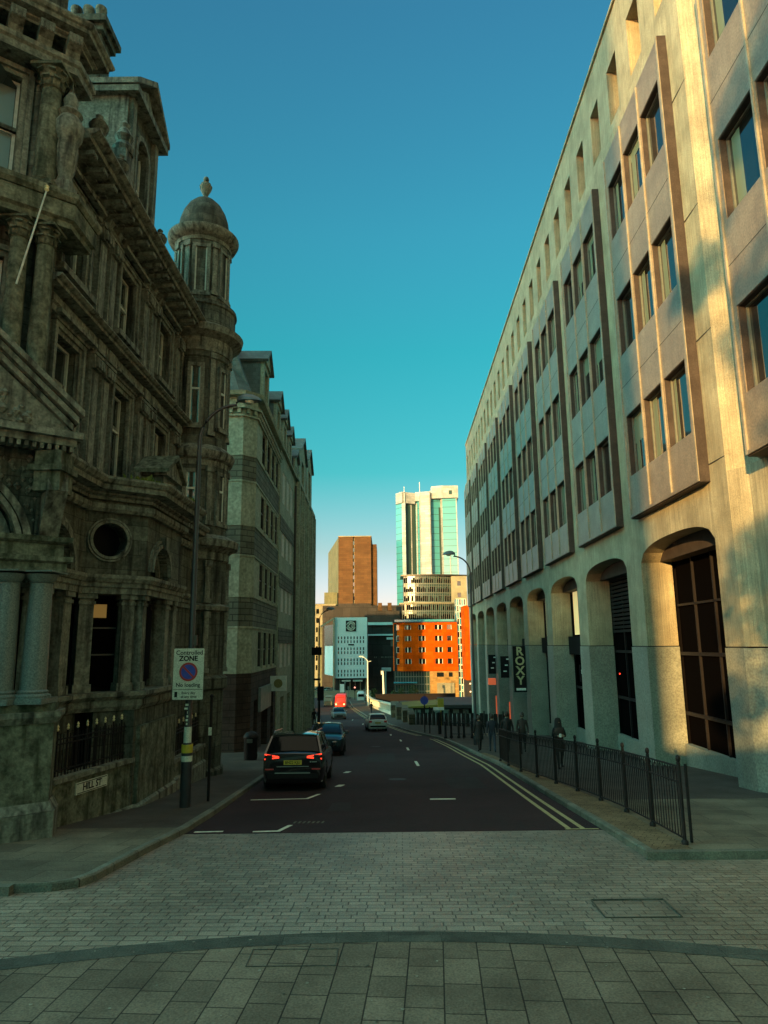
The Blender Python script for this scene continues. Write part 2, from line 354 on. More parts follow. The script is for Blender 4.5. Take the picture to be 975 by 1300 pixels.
# ------------------------------------------------------------------ ground
PROF = [(-400, -3.2), (9, -3.3), (11, -3.4), (14.6, -3.64), (23, -4.3), (40, -5.62), (64, -7.6), (78, -8.5), (94, -9.55), (140, -12.2), (200, -14.3), (300, -15), (5000, -15)]
def lerp(t, tab):
    if t <= tab[0][0]: return tab[0][1]
    for (a, x), (b, y) in zip(tab[:-1], tab[1:]):
        if t <= b: return x + (y - x) * (t - a) / (b - a)
    return tab[-1][1]
def G(y): return lerp(y, PROF)
KR = [(12.3, 4.24), (18.6, 4.28), (29, 4.42), (35, 4.2), (41, 4.05), (49, 3.75), (56.4, 2.84), (64.7, 1.85), (79.5, 0.0), (100, -2.6), (149, -7.1), (175, -9.0), (200, -9.6)]
KL = [(12.87, -4.2), (15.3, -3.95), (23, -4.1), (46, -4.5), (64, -5.5), (80, -7.2), (94, -8.6), (140, -15.0), (200, -20.0)]
def kr(y): return lerp(y, KR)
def kl(y): return lerp(y, KL)
def strip(name, ys, xl, xr, off, mat, kind='structure', nx=2):
    mb = MB(); cols = nx + 1; vs = []
    for y in ys:
        a, b = xl(y), xr(y)
        for i in range(cols): x = a + (b - a) * i / nx; vs.append((x, y, G(y) + off))
    fs = []
    for j in range(len(ys) - 1):
        for i in range(nx): k = j * cols + i; fs.append((k, k + 1, k + cols + 1, k + cols))
    mb.add(vs, fs); o = mb.build(name, mat)
    bm = bmesh.new(); bm.from_mesh(o.data)
    for f in bm.faces:
        if f.normal.z < 0: f.normal_flip()
    bm.to_mesh(o.data); bm.free()
    return tag(o, kind=kind)
def rng(a, b, s):
    out = []; t = a
    while t < b - 1e-6: out.append(t); t += s
    return out + [b]
cst = lambda v: (lambda y: v)
strip('ground', [-400, -60, -10, 9, 11, 14.6, 23, 40, 64, 78, 94, 140, 200, 300, 1000, 4500], cst(-3000), cst(3000), -.14, M['terrain'])
strip('road', rng(14.62, 210, 2.0), lambda y: kl(y) + .0, lambda y: kr(y), 0.0, M['asphalt'])
strip('plaza_paving', rng(-14, 14.62, 1.0), cst(-26), cst(26), 0.0, M['setts'])
# foreground: slabs inside a dark paving arc
def disc(name, cx, cy, r0, r1, off, mat, a0=R(28), a1=R(152), n=60):
    mb = MB(); vs = []; fs = []
    for i in range(n + 1):
        a = a0 + (a1 - a0) * i / n
        for r in (r0, r1): vs.append((cx + r * math.cos(a), cy + r * math.sin(a), G(cy + r * math.sin(a)) + off))
    for i in range(n): fs.append((2 * i, 2 * i + 1, 2 * i + 3, 2 * i + 2))
    mb.add(vs, fs); o = mb.build(name, mat)
    bm = bmesh.new(); bm.from_mesh(o.data)
    for f in bm.faces:
        if f.normal.z < 0: f.normal_flip()
    bm.to_mesh(o.data); bm.free()
    return tag(o, kind='structure')
disc('plaza_slabs', 0, -5.4, 2.0, 14.0, .004, M['slabs'])
disc('paving_band', 0, -5.4, 13.98, 14.27, .008, M['band'])
# footways with kerbs
HF = .12
def fl_l(y): return -34.0 if y < 14.8 else (-12.0 if y < 30 else (-9.4 - (y - 30) * .02 if y < 78 else -40))
KLn = [(10.52, -5.3), (10.60, -4.75), (10.78, -4.45), (11.1, -4.33), (12.1, -4.26)] + KL
def kln(y): return lerp(y, KLn)
ysl = [10.52, 10.56, 10.60, 10.68, 10.78, 10.9, 11.1, 11.3, 11.7, 12.1, 12.87, 13.8, 14.8]
strip('left_footway_slabs', ysl, cst(-34), lambda y: kln(y) - .13, HF - .02, M['pave'])
strip('left_footway', [14.8, 15.3] + rng(17, 78, 2), lambda y: -13.0, lambda y: kl(y) - .13, HF - .02, M['asphalt_path'])
strip('far_left_footway', rng(78, 150, 4), lambda y: -70, lambda y: kl(y) - .13, HF - .02, M['pave'])
def vg(y): return lerp(y, [(12.2, .8), (18, .95), (25, .6), (34, .4)])
strip('right_footway_slabs', [12.2, 12.6, 13.5, 14.6, 16, 18], lambda y: kr(y) + vg(y) - .02, cst(34), HF - .004, M['pave'])
strip('right_footway', [18] + rng(19, 34, 1.5), lambda y: kr(y) + vg(y) - .02, cst(13), HF - .004, M['asphalt_path'])
strip('far_right_footway', rng(34, 180, 4), lambda y: kr(y) + .13, lambda y: max(kr(y) + 3.4, lerp(y, [(34, 14), (60, 12), (78, 11.5), (90, 12.5), (94, 4), (180, -4)])), HF - .004, M['asphalt_path'])
strip('brick_verge', rng(12.2, 34, 1.5), lambda y: kr(y) + .13, lambda y: kr(y) + vg(y), HF + .002, M['brickramp'])
def kerb(name, pts, side):
    mb = MB(); vs = []; fs = []
    for x, y in pts:
        z = G(y); vs += [(x, y, z - .12), (x, y, z + HF - .02), (x + side * .03, y, z + HF + .004), (x + side * .14, y, z + HF + .004), (x + side * .14, y, z - .12)]
    n = len(pts)
    for i in range(n - 1):
        for k in range(5): fs.append((i * 5 + k, i * 5 + (k + 1) % 5, (i + 1) * 5 + (k + 1) % 5, (i + 1) * 5 + k))
    fs.append(range(5)); fs.append([(n - 1) * 5 + k for k in range(5)])
    mb.add(vs, [list(f) for f in fs]); return tag(mb.build(name, M['kerb']), kind='structure')
kerb('left_kerb', [(kln(y), y) for y in ysl[:-1] + rng(14.8, 150, 3)], -1)
kerb('right_kerb', [(kr(y), y) for y in [12.2, 13.5, 15] + rng(17, 180, 3)], 1)
def flat_kerb(name, x0, x1, y):
    mb = MB(); mb.box(x0, x1, y, y + .14, G(y) - .1, G(y) + HF + .003); return tag(mb.build(name, M['kerb']), kind='structure')
flat_kerb('left_corner_kerb', -34, -5.25, 10.40); flat_kerb('right_corner_kerb', 4.2, 34, 12.06)
# road markings
def quad_mark(mb, pts, off=.004):
    mb.add([(x, y, G(y) + off) for x, y in pts], [tuple(range(len(pts)))])
mk = MB()
quad_mark(mk, [(-3.87, 14.78), (-3.3, 14.82), (-3.3, 14.94), (-3.87, 14.90)])
quad_mark(mk, [(-2.69, 14.75), (-2.15, 14.80), (-1.98, 15.55), (-2.08, 15.55), (-2.22, 14.93), (-2.69, 14.88)])
quad_mark(mk, [(-3.62, 19.45), (-2.1, 19.6), (-1.85, 20.6), (-1.95, 20.6), (-2.18, 19.72), (-3.62, 19.57)])
quad_mark(mk, [(1.13, 19.2), (1.80, 19.2), (1.80, 19.42), (1.13, 19.42)])
for yy, x in ((29, 1.2), (38, 1.1), (47, .9), (56, .3), (66, -.9), (78, -2.6), (90, -4.3), (104, -6.2)):
    quad_mark(mk, [(x, yy), (x + .12, yy), (x + .1, yy + 2.2), (x - .02, yy + 2.2)])
for i, yy in enumerate((22.3, 26.5)): quad_mark(mk, [(-1.6, yy), (-1.4, yy), (-1.3, yy + .5), (-1.5, yy + .5)])
tag(mk.build('road_markings', M['line']), kind='structure')
mk = MB()
for o, w in ((-.40, .1), (-.68, .1)):
    ys = rng(14.8, 150, 1.6)
    for a, b in zip(ys[:-1], ys[1:]):
        if 48.5 < a < 54: continue
        quad_mark(mk, [(kr(a) + o, a), (kr(a) + o + w, a), (kr(b) + o + w, b), (kr(b) + o, b)])
quad_mark(mk, [(kr(15) - .72, 14.70), (kr(15) - .05, 14.70), (kr(15) - .05, 14.79), (kr(15) - .72, 14.79)])
tag(mk.build('yellow_lines', M['yline']), kind='structure')
mk = MB()
text_mb(mk, "MIND", .42, Matrix.Translation((-1.72, 15.85, G(15.85) + .006)) @ Matrix.Rotation(-math.atan(.078), 4, 'X'), 0, .001)
bpy.data.meshes  # worn lettering beside the bay is only a trace in the photograph
tr = MB(); 
for i in range(7): quad_mark(tr, [(-2.02 + i * .1, 15.75), (-1.97 + i * .1, 15.75), (-1.95 + i * .1, 16.0), (-2.0 + i * .1, 16.0)])
tag(tr.build('worn_marking', pmat('ghost_paint', (.07, .068, .055), (.12, .115, .09), 9, .9, 0)), kind='structure')
del mk
pt = MB()
for x, y, w, l in ((1.9, 21.5, 1.1, 3.2), (-.9, 31.0, 1.3, 5.0), (2.2, 40, .8, 9.0), (-1.4, 17.4, .5, 1.5)): 
    vs_ = [(x + dx + rnd.uniform(-.04, .04), y + dy) for dx, dy in ((0, 0), (w, .05), (w, l), (.03, l - .1))]; quad_mark(pt, vs_, .003)
tag(pt.build('road_patches', pmat('newer_asphalt', (.014, .009, .010), (.026, .016, .018), .8, .85, .4, fine=140)), kind='structure')
for i, (x, y, r, lb) in enumerate(((.35, 24.2, .3, 'round iron cover in the right lane, nearer the paving'), (-.6, 41.5, .3, 'round iron cover farther down the road'))):
    m = MB(); n_ = 20; m.add([(x + r * math.cos(6.2832 * k / n_), y + r * math.sin(6.2832 * k / n_), G(y + r * math.sin(6.2832 * k / n_)) + .007) for k in range(n_)], [tuple(range(n_))])
    tag(m.build('drain_cover', M['iron']), lb, 'manhole cover')
gm = MB()
for i in range(150):
    x, y = rnd.uniform(-5, 5), rnd.uniform(6.6, 14.4); r = rnd.uniform(.008, .022); z = G(y) + .0125
    gm.add([(x + r * math.cos(1.0472 * k), y + r * math.sin(1.0472 * k), z) for k in range(6)], [tuple(range(6))])
tag(gm.build('gum_spots', pmat('old_gum', (.05, .045, .035), (.30, .28, .22), 3, .9, 0)), kind='stuff', label='small pale and dark gum spots scattered over the paving', cat='litter')

# ------------------------------------------------------------------ the long office building on the right
FR = Frame(9.07, 0, .0198, 1, -1, .0198)
def fr_pt(u, o, z): return FR.M @ Vector((u, o, z))
OB = thing('office_building', 'long concrete office block with projecting window bays over an arcade, right side of the street', 'building', (9.3, 55, -6.7))
BN, BF, PITCH = 20.2, 26.5, 8.1
ROWS = [(6.3, 8.72), (11.25, 13.72), (16.35, 18.85)]
bays = [(BN + PITCH * k, BF + PITCH * k) for k in range(9)]
U_END = 93.2
# pier wall and arcade: o=0 is the bay front, piers at -.28
wall = MB(FR)
prev = 19.15
for a, b in bays:
    wall.box(prev, a + .02, -1.0, -.28, 4.72, 20.3); prev = b - .02
wall.box(prev, U_END, -1.0, -.28, 4.72, 20.3)
wall.box(19.15, U_END, -1.3, -.28, 20.302, 21.3)              # beam over the bays
wall.box(19.15, U_END, -1.45, -.28, 3.92, 4.718)               # beam under the bays
# arch heads
op = [(a + .05, b + .12) for a, b in bays[:-1]] + [(bays[-1][0] + .05, bays[-1][1])]
prev = 19.15
def arch_poly(u0, u1, zs, zc, ztop, n=18):
    pts = [(u0, ztop), (u0, zs)]
    for i in range(1, n):
        t = -1 + 2 * i / n; pts.append(((u0 + u1) / 2 + t * (u1 - u0) / 2, zs + (zc - zs) * (1 - abs(t) ** 2.6) ** (1 / 2.0)))
    pts += [(u1, zs), (u1, ztop)]
    return pts
for a, b in op:
    pl = arch_poly(a, b, 2.98, 3.62, 3.918); n = len(pl)
    # head as a row of quads (concave polygon)
    for i in range(1, n - 2):
        p, q = pl[i], pl[i + 1]
        wall.ext([p, q, (q[0], 3.918), (p[0], 3.918)], -1.45, -.28, 'y')
    wall.box(prev, a, -1.45, -.28, -.16, 3.918)
    prev = b
wall.box(prev, U_END, -1.45, -.28, -.16, 3.918)
wall.build('arcade_wall', M['concrete'], OB)
prev = 19.15
for a, b in op + [(U_END, U_END)]:
    low = MB(FR); low.box(prev, a, -1.47, -.25, -9.8, -.20); low.build('pier_cladding', M['clad_low'], OB); prev = b
prev = 19.15
for a, b in op:
    gv = MB(FR); gv.box(prev + .03, a - .03, -1.4, -.31, -.20, -.16); gv.build('shadow_joint', M['joint'], OB); prev = b
# chamfered near pier and the wall towards the camera
ch = MB()
pA = fr_pt(19.15, -.28, 0); p1 = (pA.x, pA.y); p2 = (pA.x + .74, pA.y - .74)
ch.prism([p1, p2, (p2[0] + .05, 2.0), (16, 2.0), (16, pA.y + .3), (pA.x, pA.y + .3)], 4.74, 21.3)
ch.prism([p1, (p1[0] + .30, p1[1] - .62), (p1[0] + .28, 2.0), (16, 2.0), (16, pA.y + .3), (pA.x, pA.y + .3)], -.16, 4.736)
ch.build('corner_pier', M['concrete'], OB)
ch = MB()
ch.prism([(p1[0] - .03, p1[1]), (p1[0] + .27, p1[1] - .65), (p1[0] + .25, 2.0), (16, 2.0), (16, pA.y + .25), (pA.x, pA.y + .25)], -4.05, -.20)
ch.build('corner_pier_cladding', M['clad_low'], OB)
ch = MB()
ch.prism([(p1[0] + .1, p1[1] - .35), (p1[0] + .25, p1[1] - .68), (p1[0] + .23, 2.0), (16, 2.0), (16, pA.y - .3)], -4.6, -4.0)
ch.build('plinth', M['black'], OB)
jn = MB()   # thin panel joints on the corner pier
for z in (5.17, 9.1, 13.2, 17.6):
    q = p1; jn.prism([(q[0] - .004, q[1] + .004), (q[0] + .741, q[1] - .737), (q[0] + .76, q[1] - .72), (q[0] + .02, q[1] + .02)], z, z + .03)
    jn.box(q[0] - .004, q[0] + .05, q[1], q[1] + 1.0, z, z + .03)
jn.build('panel_joint', M['joint'], OB)
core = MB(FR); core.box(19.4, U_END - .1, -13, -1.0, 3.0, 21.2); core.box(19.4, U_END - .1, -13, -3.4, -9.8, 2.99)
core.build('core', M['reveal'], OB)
# near bay (splayed far side) sits in the same builder as the others
def make_bay(u0, u1, splay=0.0):
    L = u1 - u0; m = .30; mw = .22; ww = (L - 2 * m - 2 * mw) / 3
    cols = [(u0 + m + i * (ww + mw), u0 + m + i * (ww + mw) + ww) for i in range(3)]
    holes = [(c0, c1, z0, z1) for c0, c1 in cols for z0, z1 in ROWS]
    b = MB(FR)
    b.wall(u0, u1, 4.70, 20.25, -.62, 0, holes, 0); joints_ = rnd.random()
    for c0, c1 in cols[:-1]:                                     # mullion ribs run the whole height
        b.box(c1 + .07, c1 + mw - .07, 0, .05, 4.74, 20.2, 3)
    b.box(u0, u0 + .10, 0, .05, 4.70, 20.25, 3); b.box(u1 - .10, u1, 0, .05, 4.70, 20.25, 3)
    b.box(u0 + .12, u1 - .12, 0, .05, 4.70, 4.80, 0)
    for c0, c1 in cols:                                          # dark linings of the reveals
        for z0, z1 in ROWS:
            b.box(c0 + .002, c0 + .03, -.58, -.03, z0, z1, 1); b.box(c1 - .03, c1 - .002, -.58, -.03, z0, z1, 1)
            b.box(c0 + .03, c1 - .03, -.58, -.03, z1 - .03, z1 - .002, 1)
    for z in (9.95, 15.0):                                       # fine joints of the panels
        b.box(u0 + .13, u1 - .13, -.001, .004, z, z + .02, 2)
    b.box(u0 - .03, u0 - .002, -.60, .02, 4.66, 20.27, 1); b.box(u0 - .03, u1, -.60, -.01, 4.66, 4.697, 1)
    bay = b.build('projecting_bay', [M['panel'], M['reveal'], M['joint'], M['ribstone']], OB)
    for c0, c1 in cols:
        for z0, z1 in ROWS:
            w = MB(FR)
            w.box(c0 + .03, c1 - .03, -.30, -.27, z0, z1, 1)
            t = .05
            w.box(c0 + .03, c0 + .03 + t, -.27, -.21, z0, z1 - .03, 0); w.box(c1 - .03 - t, c1 - .03, -.27, -.21, z0, z1 - .03, 0)
            w.box(c0 + .03 + t, c1 - .03 - t, -.27, -.21, z0, z0 + t, 0); w.box(c0 + .03 + t, c1 - .03 - t, -.27, -.21, z1 - .03 - t, z1 - .03, 0)
            if rnd.random() < .6:
                h = rnd.uniform(.25, .9); w.box(c1 - .2 - h * .5, c1 - .2, -.295, -.266, z0 + .08, z1 - .12, 2)
            if rnd.random() < .3: w.box(c0 + .09, c1 - .09, -.268, -.262, z1 - .1 - rnd.uniform(.3, 1.3), z1 - .09, 2)
            x = w.build('window', [M['greyframe'], M['glass'], M['blind']], None); x.parent = bay
            x.matrix_parent_inverse = bay.matrix_parent_inverse.copy() if False else Matrix()
M['blind'] = glass('curtain_behind_glass', (.16, .19, .13), .2, 1.6, .02)
for a, b in bays: make_bay(a, b)
make_bay(10.9, 17.35)
sf = MB(); q = fr_pt(17.35, 0, 0); s2 = (q.x + 1.15, q.y + 1.1)
sf.prism([(q.x, q.y - .001), s2, (q.x + 4, s2[1]), (q.x + 4, 2), (fr_pt(2, -.64, 0).x, 2), (q.x + .64, q.y)], 4.78, 4.84)
sf.prism([(q.x + .02, q.y + .003), s2, (q.x + 3, s2[1]), (q.x + 3, q.y + .003)], 4.845, 20.2)
sf.build('bay_return', M['panel'], OB)
# attic storey
att = MB(FR)
ah = []
for a, b in [(BN - PITCH, BF - PITCH)] + bays:
    st = (PITCH) / 3
    for i in range(3):
        c = a - .75 + st * (i + .5); ah.append((c - .62, c + .62, 22.3, 25.0))
att.wall(8, U_END, 21.302, 27.0, -1.25, -.55, ah, 0)
att.ext([(-.28, 21.302), (-.548, 21.302), (-.548, 21.75)], 8, U_END, 'x', 0)
att.box(8, U_END, -1.25, -.45, 27.002, 27.14, 0)
att.build('attic_wall', M['concrete'], OB)
for c0, c1, z0, z1 in ah:
    w = MB(FR); w.box(c0, c1, -1.22, -1.19, z0, z1, 1); w.box(c0, c0 + .06, -1.19, -1.14, z0, z1, 0); w.box(c1 - .06, c1, -1.19, -1.14, z0, z1, 0)
    w.box(c0 + .06, c1 - .06, -1.19, -1.14, z0, z0 + .06, 0); w.box(c0 + .06, c1 - .06, -1.19, -1.14, z1 - .06, z1, 0)
    w.build('attic_window', [M['greyframe'], M['glass']], OB)
rf = MB(FR); rf.box(8, U_END - .2, -13, -1.27, 25.8, 26.0); rf.build('roof', M['slate'], OB)
# glazing of the arcade
for k, (a, b) in enumerate(op):
    g = MB(FR); gz = G(b) + HF
    pz = G(a) - .05 + .45                                         # stall riser under the glass
    g.box(a, b, -1.62, -1.58, pz, 3.7, 1)
    for i in range(1, 4):
        u = a + (b - a) * i / 4; g.box(u - .035, u + .035, -1.58, -1.50, pz, 3.6, 0)
    for z in (-.45, -2.6): g.box(a, b, -1.578, -1.48, z - .06, z + .06, 0)
    if k == 0: g.box(a, b, -1.578, -1.50, 1.3, 1.38, 0)
    if k == 1:
        for j in range(14): z = .45 + j * .19; g.box(a + .05, b - .05, -1.56, -1.46, z, z + .12, 0)
    if k >= 2: g.box(a, b, -1.578, -1.2, -.7, .35, 2)
    g.build('arcade_glazing', [M['iron'], M['glass_shop'], M['black']], OB)
    r_ = MB(FR); r_.box(a, b, -1.6, -1.35, -9.8, pz - .004); 
    r_.build('stall_riser', M['clad_low'], OB)
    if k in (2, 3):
        lw = MB(FR); lw.box(a + .3, b - .2, -1.576, -1.56, .45, 3.3); lw.build('reflection_pane', M['warmreflect'], OB)  # glowing sheet imitates a reflection in the upper panes
back = MB(FR); back.box(19.2, U_END - .2, -3.3, -1.7, -9.7, 2.9); back.build('shop_interior', M['black'], OB)

# ROXY signs
rs = thing('hanging_sign', 'tall dark sign reading ROXY in pale gold letters, fixed edge-on to an arcade pier', 'sign', (9.9, 52.4, -3.4))
x0, x1 = 9.43, 10.42
s_ = MB(); s_.box(x0, x1, 52.4, 52.55, -3.55, -.22); s_.box(x1 - .02, x1 + .25, 52.44, 52.5, -.9, -.85); s_.box(x1 - .02, x1 + .25, 52.44, 52.5, -2.9, -2.85)
s_.build('sign_board', M['black'], rs)
s_ = MB()
for i, c in enumerate("ROXY"): text_mb(s_, c, .86, face_y(9.92, 52.39, -.63 - i * .70), 0, .02, .022)
s_.build('lettering', paint('pale_gold', (.50, .44, .24), .5), rs)
s_ = MB(); s_.box(9.58, 10.28, 52.38, 52.395, -3.42, -3.26); s_.build('name_strip', M['white'], rs)
f2 = thing('fascia_sign', 'small dark sign with white letters RO half hidden behind the second arcade pier', 'sign', (10.9, 38.6, -1.6))
s_ = MB(); s_.box(10.55, 11.42, 38.62, 38.7, -2.1, -1.2); s_.box(11.42, 11.5, 38.64, 38.68, -1.7, -1.6); s_.build('sign_board', M['black'], f2)
s_ = MB(); text_mb(s_, "ROXY", .30, face_y(10.60, 38.61, -1.58), 0, .02, .006, 'LEFT')
s_.build('lettering', M['white'], f2)
n1 = thing('notice_board', 'black notice panel on the near corner pier at the right edge', 'sign', (10.2, 18.3, -2.2))
q1 = fr_pt(18.4, -.56, 0)
s_ = MB(); s_.box(p1[0] + .17, p1[0] + .262, 16.9, 18.15, -2.05, -1.15); s_.build('panel', M['black'], n1)
s_ = MB(); text_mb(s_, "v", .2, face_mx(p1[0] + .165, 17.75, -1.75), 0, .004); s_.build('lettering', M['white'], n1)
n2 = MB(); n2.box(p1[0] + .2, p1[0] + .262, 17.3, 17.98, -1.12, -.7)
tag(n2.build('paper_notice', M['signwhite']), 'white paper notice pinned just above the black panel', 'notice')
# small lit signs in the far arcade
for i, (u, z0, z1) in enumerate(((60.8, -6.7, -4.9), (69.2, -7.0, -5.0))):
    s_ = MB(FR); s_.tube([(u, -.22, z0), (u, -.22, z1)], .06, 8)
    tag(s_.build('neon_tube', M['orangetube']), ('glowing orange upright tube by the arcade door behind the walkers', 'glowing orange upright tube on the pier farther down the arcade')[i], 'light', 'orange neon tubes')
s_ = MB(FR); s_.box(69.0, 69.7, -.22, .45, -3.95, -3.35)
tag(s_.build('lit_box_sign', M['orangetube']), 'small orange lit box sign jutting from the arcade', 'sign')
for i, (u, lab) in enumerate(((60.6, 'black projecting sign board one pier beyond the gold lettered one'), (68.8, 'black projecting sign board two piers beyond the gold lettered one'))):
    b_ = thing('arcade_signboard', lab, 'sign', tuple(fr_pt(u, .2, -2.6)))
    s_ = MB(FR); s_.box(u, u + .1, -.4, .45, -2.9, -1.1); s_.build('board', M['black'], b_)
    s_ = MB(FR)
    for j in range(3): s_.box(u - .02, u, -.25 + .1 * j, -.05 + .14 * j, -1.4 - j * .5, -1.3 - j * .5)
    s_.build('white_patch', M['white'], b_)
rl = MB(FR); rl.lathe(33.9, -1.4, [(.01, -1.53), (.035, -1.51), (.035, -1.47), (.01, -1.45)], 8)
tag(rl.build('indicator_lamp', M['redlight']), 'small glowing red lamp inside the second arcade opening', 'light')

# ------------------------------------------------------------------ Victorian stone building on the left
VB = thing('victorian_building', 'soot-stained Victorian stone building with columns, pediment and a domed corner turret, left side', 'building', (-9, 18, -4.0))
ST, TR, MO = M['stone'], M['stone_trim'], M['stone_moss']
FL = Frame(-7.6, 0, 0, 1, 1, 0)
def ring(mb, uc, zc, r0, r1, o0, o1, a0=0, a1=180, n=20, mi=None):
    vs = []; fs = []
    for i in range(n + 1):
        a = R(a0 + (a1 - a0) * i / n); c, s_ = math.cos(a), math.sin(a)
        for r in (r0, r1):
            for o in (o0, o1): vs.append((uc + r * c, o, zc + r * s_))
    for i in range(n):
        b = 4 * i; fs += [(b, b + 1, b + 5, b + 4), (b + 2, b + 6, b + 7, b + 3), (b, b + 4, b + 6, b + 2), (b + 1, b + 3, b + 7, b + 5)]
    if abs(a1 - a0) < 359: fs += [(0, 2, 3, 1), (4 * n, 4 * n + 1, 4 * n + 3, 4 * n + 2)]
    mb.add(vs, fs, mi)
def arch_wall(mb, u0, u1, o0, o1, z0, z1, uc, r, zs, n=16, mi=None):
    """wall between u0..u1, z0..z1 with a round-headed opening rising from z0"""
    mb.box(u0, uc - r, o0, o1, z0, z1, mi); mb.box(uc + r, u1, o0, o1, z0, z1, mi)
    for i in range(n):
        a = uc + r * (-1 + 2 * i / n); b = uc + r * (-1 + 2 * (i + 1) / n)
        za = zs + math.sqrt(max(0, r * r - (a - uc) ** 2)); zb = zs + math.sqrt(max(0, r * r - (b - uc) ** 2))
        mb.ext([(a, za), (b, zb), (b, z1), (a, z1)], o0, o1, 'y', mi)
def cornice(h, p, z, back=.1):
    """classical cornice section: height h, projection p, bottom z"""
    return [(-back, z), (p * .18, z), (p * .18, z + h * .16), (p * .34, z + h * .24), (p * .34, z + h * .34), (p * .78, z + h * .40), (p * .80, z + h * .64), (p * .90, z + h * .70), (p, z + h * .88), (p, z + h), (-back, z + h)]
def column(mb, x, y, z0, z1, r, mi=0, corinth=True, n=16):
    h = z1 - z0; c = r * 2.1 if corinth else r * .9
    mb.prism([(x - r * 1.45, y - r * 1.45), (x + r * 1.45, y - r * 1.45), (x + r * 1.45, y + r * 1.45), (x - r * 1.45, y + r * 1.45)], z0, z0 + r * .45, mi)
    zc = z1 - c
    mb.lathe(x, y, [(r * 1.4, z0 + r * .452), (r * 1.42, z0 + r * .65), (r * 1.15, z0 + r * .8), (r * 1.22, z0 + r * .95), (r * 1.02, z0 + r * 1.1), (r, z0 + h * .35), (r * .88, zc - r * .12), (r * 1.02, zc - r * .06), (r * .9, zc)] +
             ([(r * .95, zc + c * .3), (r * 1.1, zc + c * .6), (r * 1.4, zc + c * .86)] if corinth else [(r * 1.15, zc + c * .3), (r * 1.3, zc + c * .7)]), n, mi)
    if corinth:
        for tier, (zr, rr) in enumerate(((zc + c * .05, r * 1.02), (zc + c * .38, r * 1.12))):
            for k in range(8):
                a = math.pi / 4 * k + tier * .39; ca, sa = math.cos(a), math.sin(a); px, py = -sa, ca; w = r * .32
                vs = []
                for t, ro in ((0, rr), (c * .26, rr * 1.1), (c * .34, rr * 1.38), (c * .24, rr * 1.46)):
                    vs += [(x + ca * ro - px * w, y + sa * ro - py * w, zr + t), (x + ca * ro + px * w, y + sa * ro + py * w, zr + t)]
                mb.add(vs, [(0, 1, 3, 2), (2, 3, 5, 4), (4, 5, 7, 6)], mi)
    a = r * 1.5
    mb.prism([(x - a, y - a), (x + a, y - a), (x + a, y + a), (x - a, y + a)], z1 - c * .14, z1, mi)
def sash(name, fr, u0, u1, z0, z1, o, parent, mats=None, transom=.5, bar=.06):
    w = MB(fr)
    w.box(u0, u1, o - .03, o, z0, z1, 1)
    w.box(u0, u0 + bar, o, o + .06, z0, z1, 0); w.box(u1 - bar, u1, o, o + .06, z0, z1, 0)
    w.box(u0 + bar, u1 - bar, o, o + .06, z0, z0 + bar * 1.3, 0); w.box(u0 + bar, u1 - bar, o, o + .06, z1 - bar, z1, 0)
    if transom: zt = z0 + (z1 - z0) * transom; w.box(u0 + bar, u1 - bar, o, o + .075, zt - bar / 2, zt + bar / 2, 0)
    return w.build(name, mats or [M['sash'], M['glass_old']], parent)

# street wall of the upper storeys
WU = [(15.55, 1.15), (18.98, 1.15), (22.4, 1.15)]
LO, UP = (4.45, 7.15), (8.78, 10.85)
holes = [(c - w / 2, c + w / 2, *z) for c, w in WU for z in (LO, UP)]
m = MB(FL); m.wall(13.9, 24.4, 3.9, 12.0, -.55, 0, holes); m.build('upper_wall', ST, VB)
for c, w in WU:
    for (z0, z1), tt in ((LO, .62), (UP, .55)):
        sash('sash_window', FL, c - w / 2, c + w / 2, z0, z1, -.22, VB, transom=tt)
        s_ = MB(FL); a = w / 2
        for k, (g, pr) in enumerate(((.0, .10), (.12, .16))):
            s_.box(c - a - g - .12, c - a - g, -.02, pr, z0, z1 + g, 0); s_.box(c + a + g, c + a + g + .12, -.02, pr, z0, z1 + g, 0)
            s_.box(c - a - g - .12, c + a + g + .12, -.02, pr + .003, z1 + g, z1 + g + .12, 0)
        s_.box(c - a - .34, c + a + .34, -.02, .28, z0 - .16, z0 - .003, 0)
        s_.box(c - a - .3, c + a + .3, -.02, .20, z1 + .25, z1 + .33, 0); s_.box(c - a - .42, c + a + .42, -.02, .36, z1 + .333, z1 + .43, 0)
        s_.box(c - a - .002, c + a + .002, -.3, -.2, z0 + (z1 - z0) * tt + .05, z0 + (z1 - z0) * tt + .17, 0)
        s_.build('window_surround', TR, VB)
# paired pilasters between the windows
for c in (16.92, 17.62, 20.35, 21.05, 23.75):
    for z0, z1 in ((4.15, 7.45), (8.2, 11.05)):
        s_ = MB(FL); hw = .22
        s_.box(c - hw - .06, c + hw + .06, -.02, .24, z0, z0 + .28, 0); s_.box(c - hw, c + hw, -.02, .17, z0 + .28, z1 - .42, 0)
        s_.box(c - hw + .07, c + hw - .07, .17, .185, z0 + .4, z1 - .55, 0)
        s_.ext([(c - hw, z1 - .42), (c + hw, z1 - .42), (c + hw + .1, z1 - .08), (c - hw - .1, z1 - .08)], -.02, .26, 'y', 0)
        for k in range(3):
            uu = c - hw + .03 + k * .17
            s_.ext([(uu, z1 - .38), (uu + .1, z1 - .38), (uu + .13, z1 - .14), (uu - .03, z1 - .14)], .26, .33, 'y', 0)
        s_.box(c - hw - .13, c + hw + .13, -.02, .30, z1 - .078, z1, 0)
        s_.build('pilaster', TR, VB)
WP = [(-7.6, 13.9), (-7.6, 24.3)]
def sweeps(name, path, profs, mat, closed=False):
    s_ = MB()
    for p in profs: s_.sweep(path, p, closed=closed)
    return s_.build(name, mat, VB)
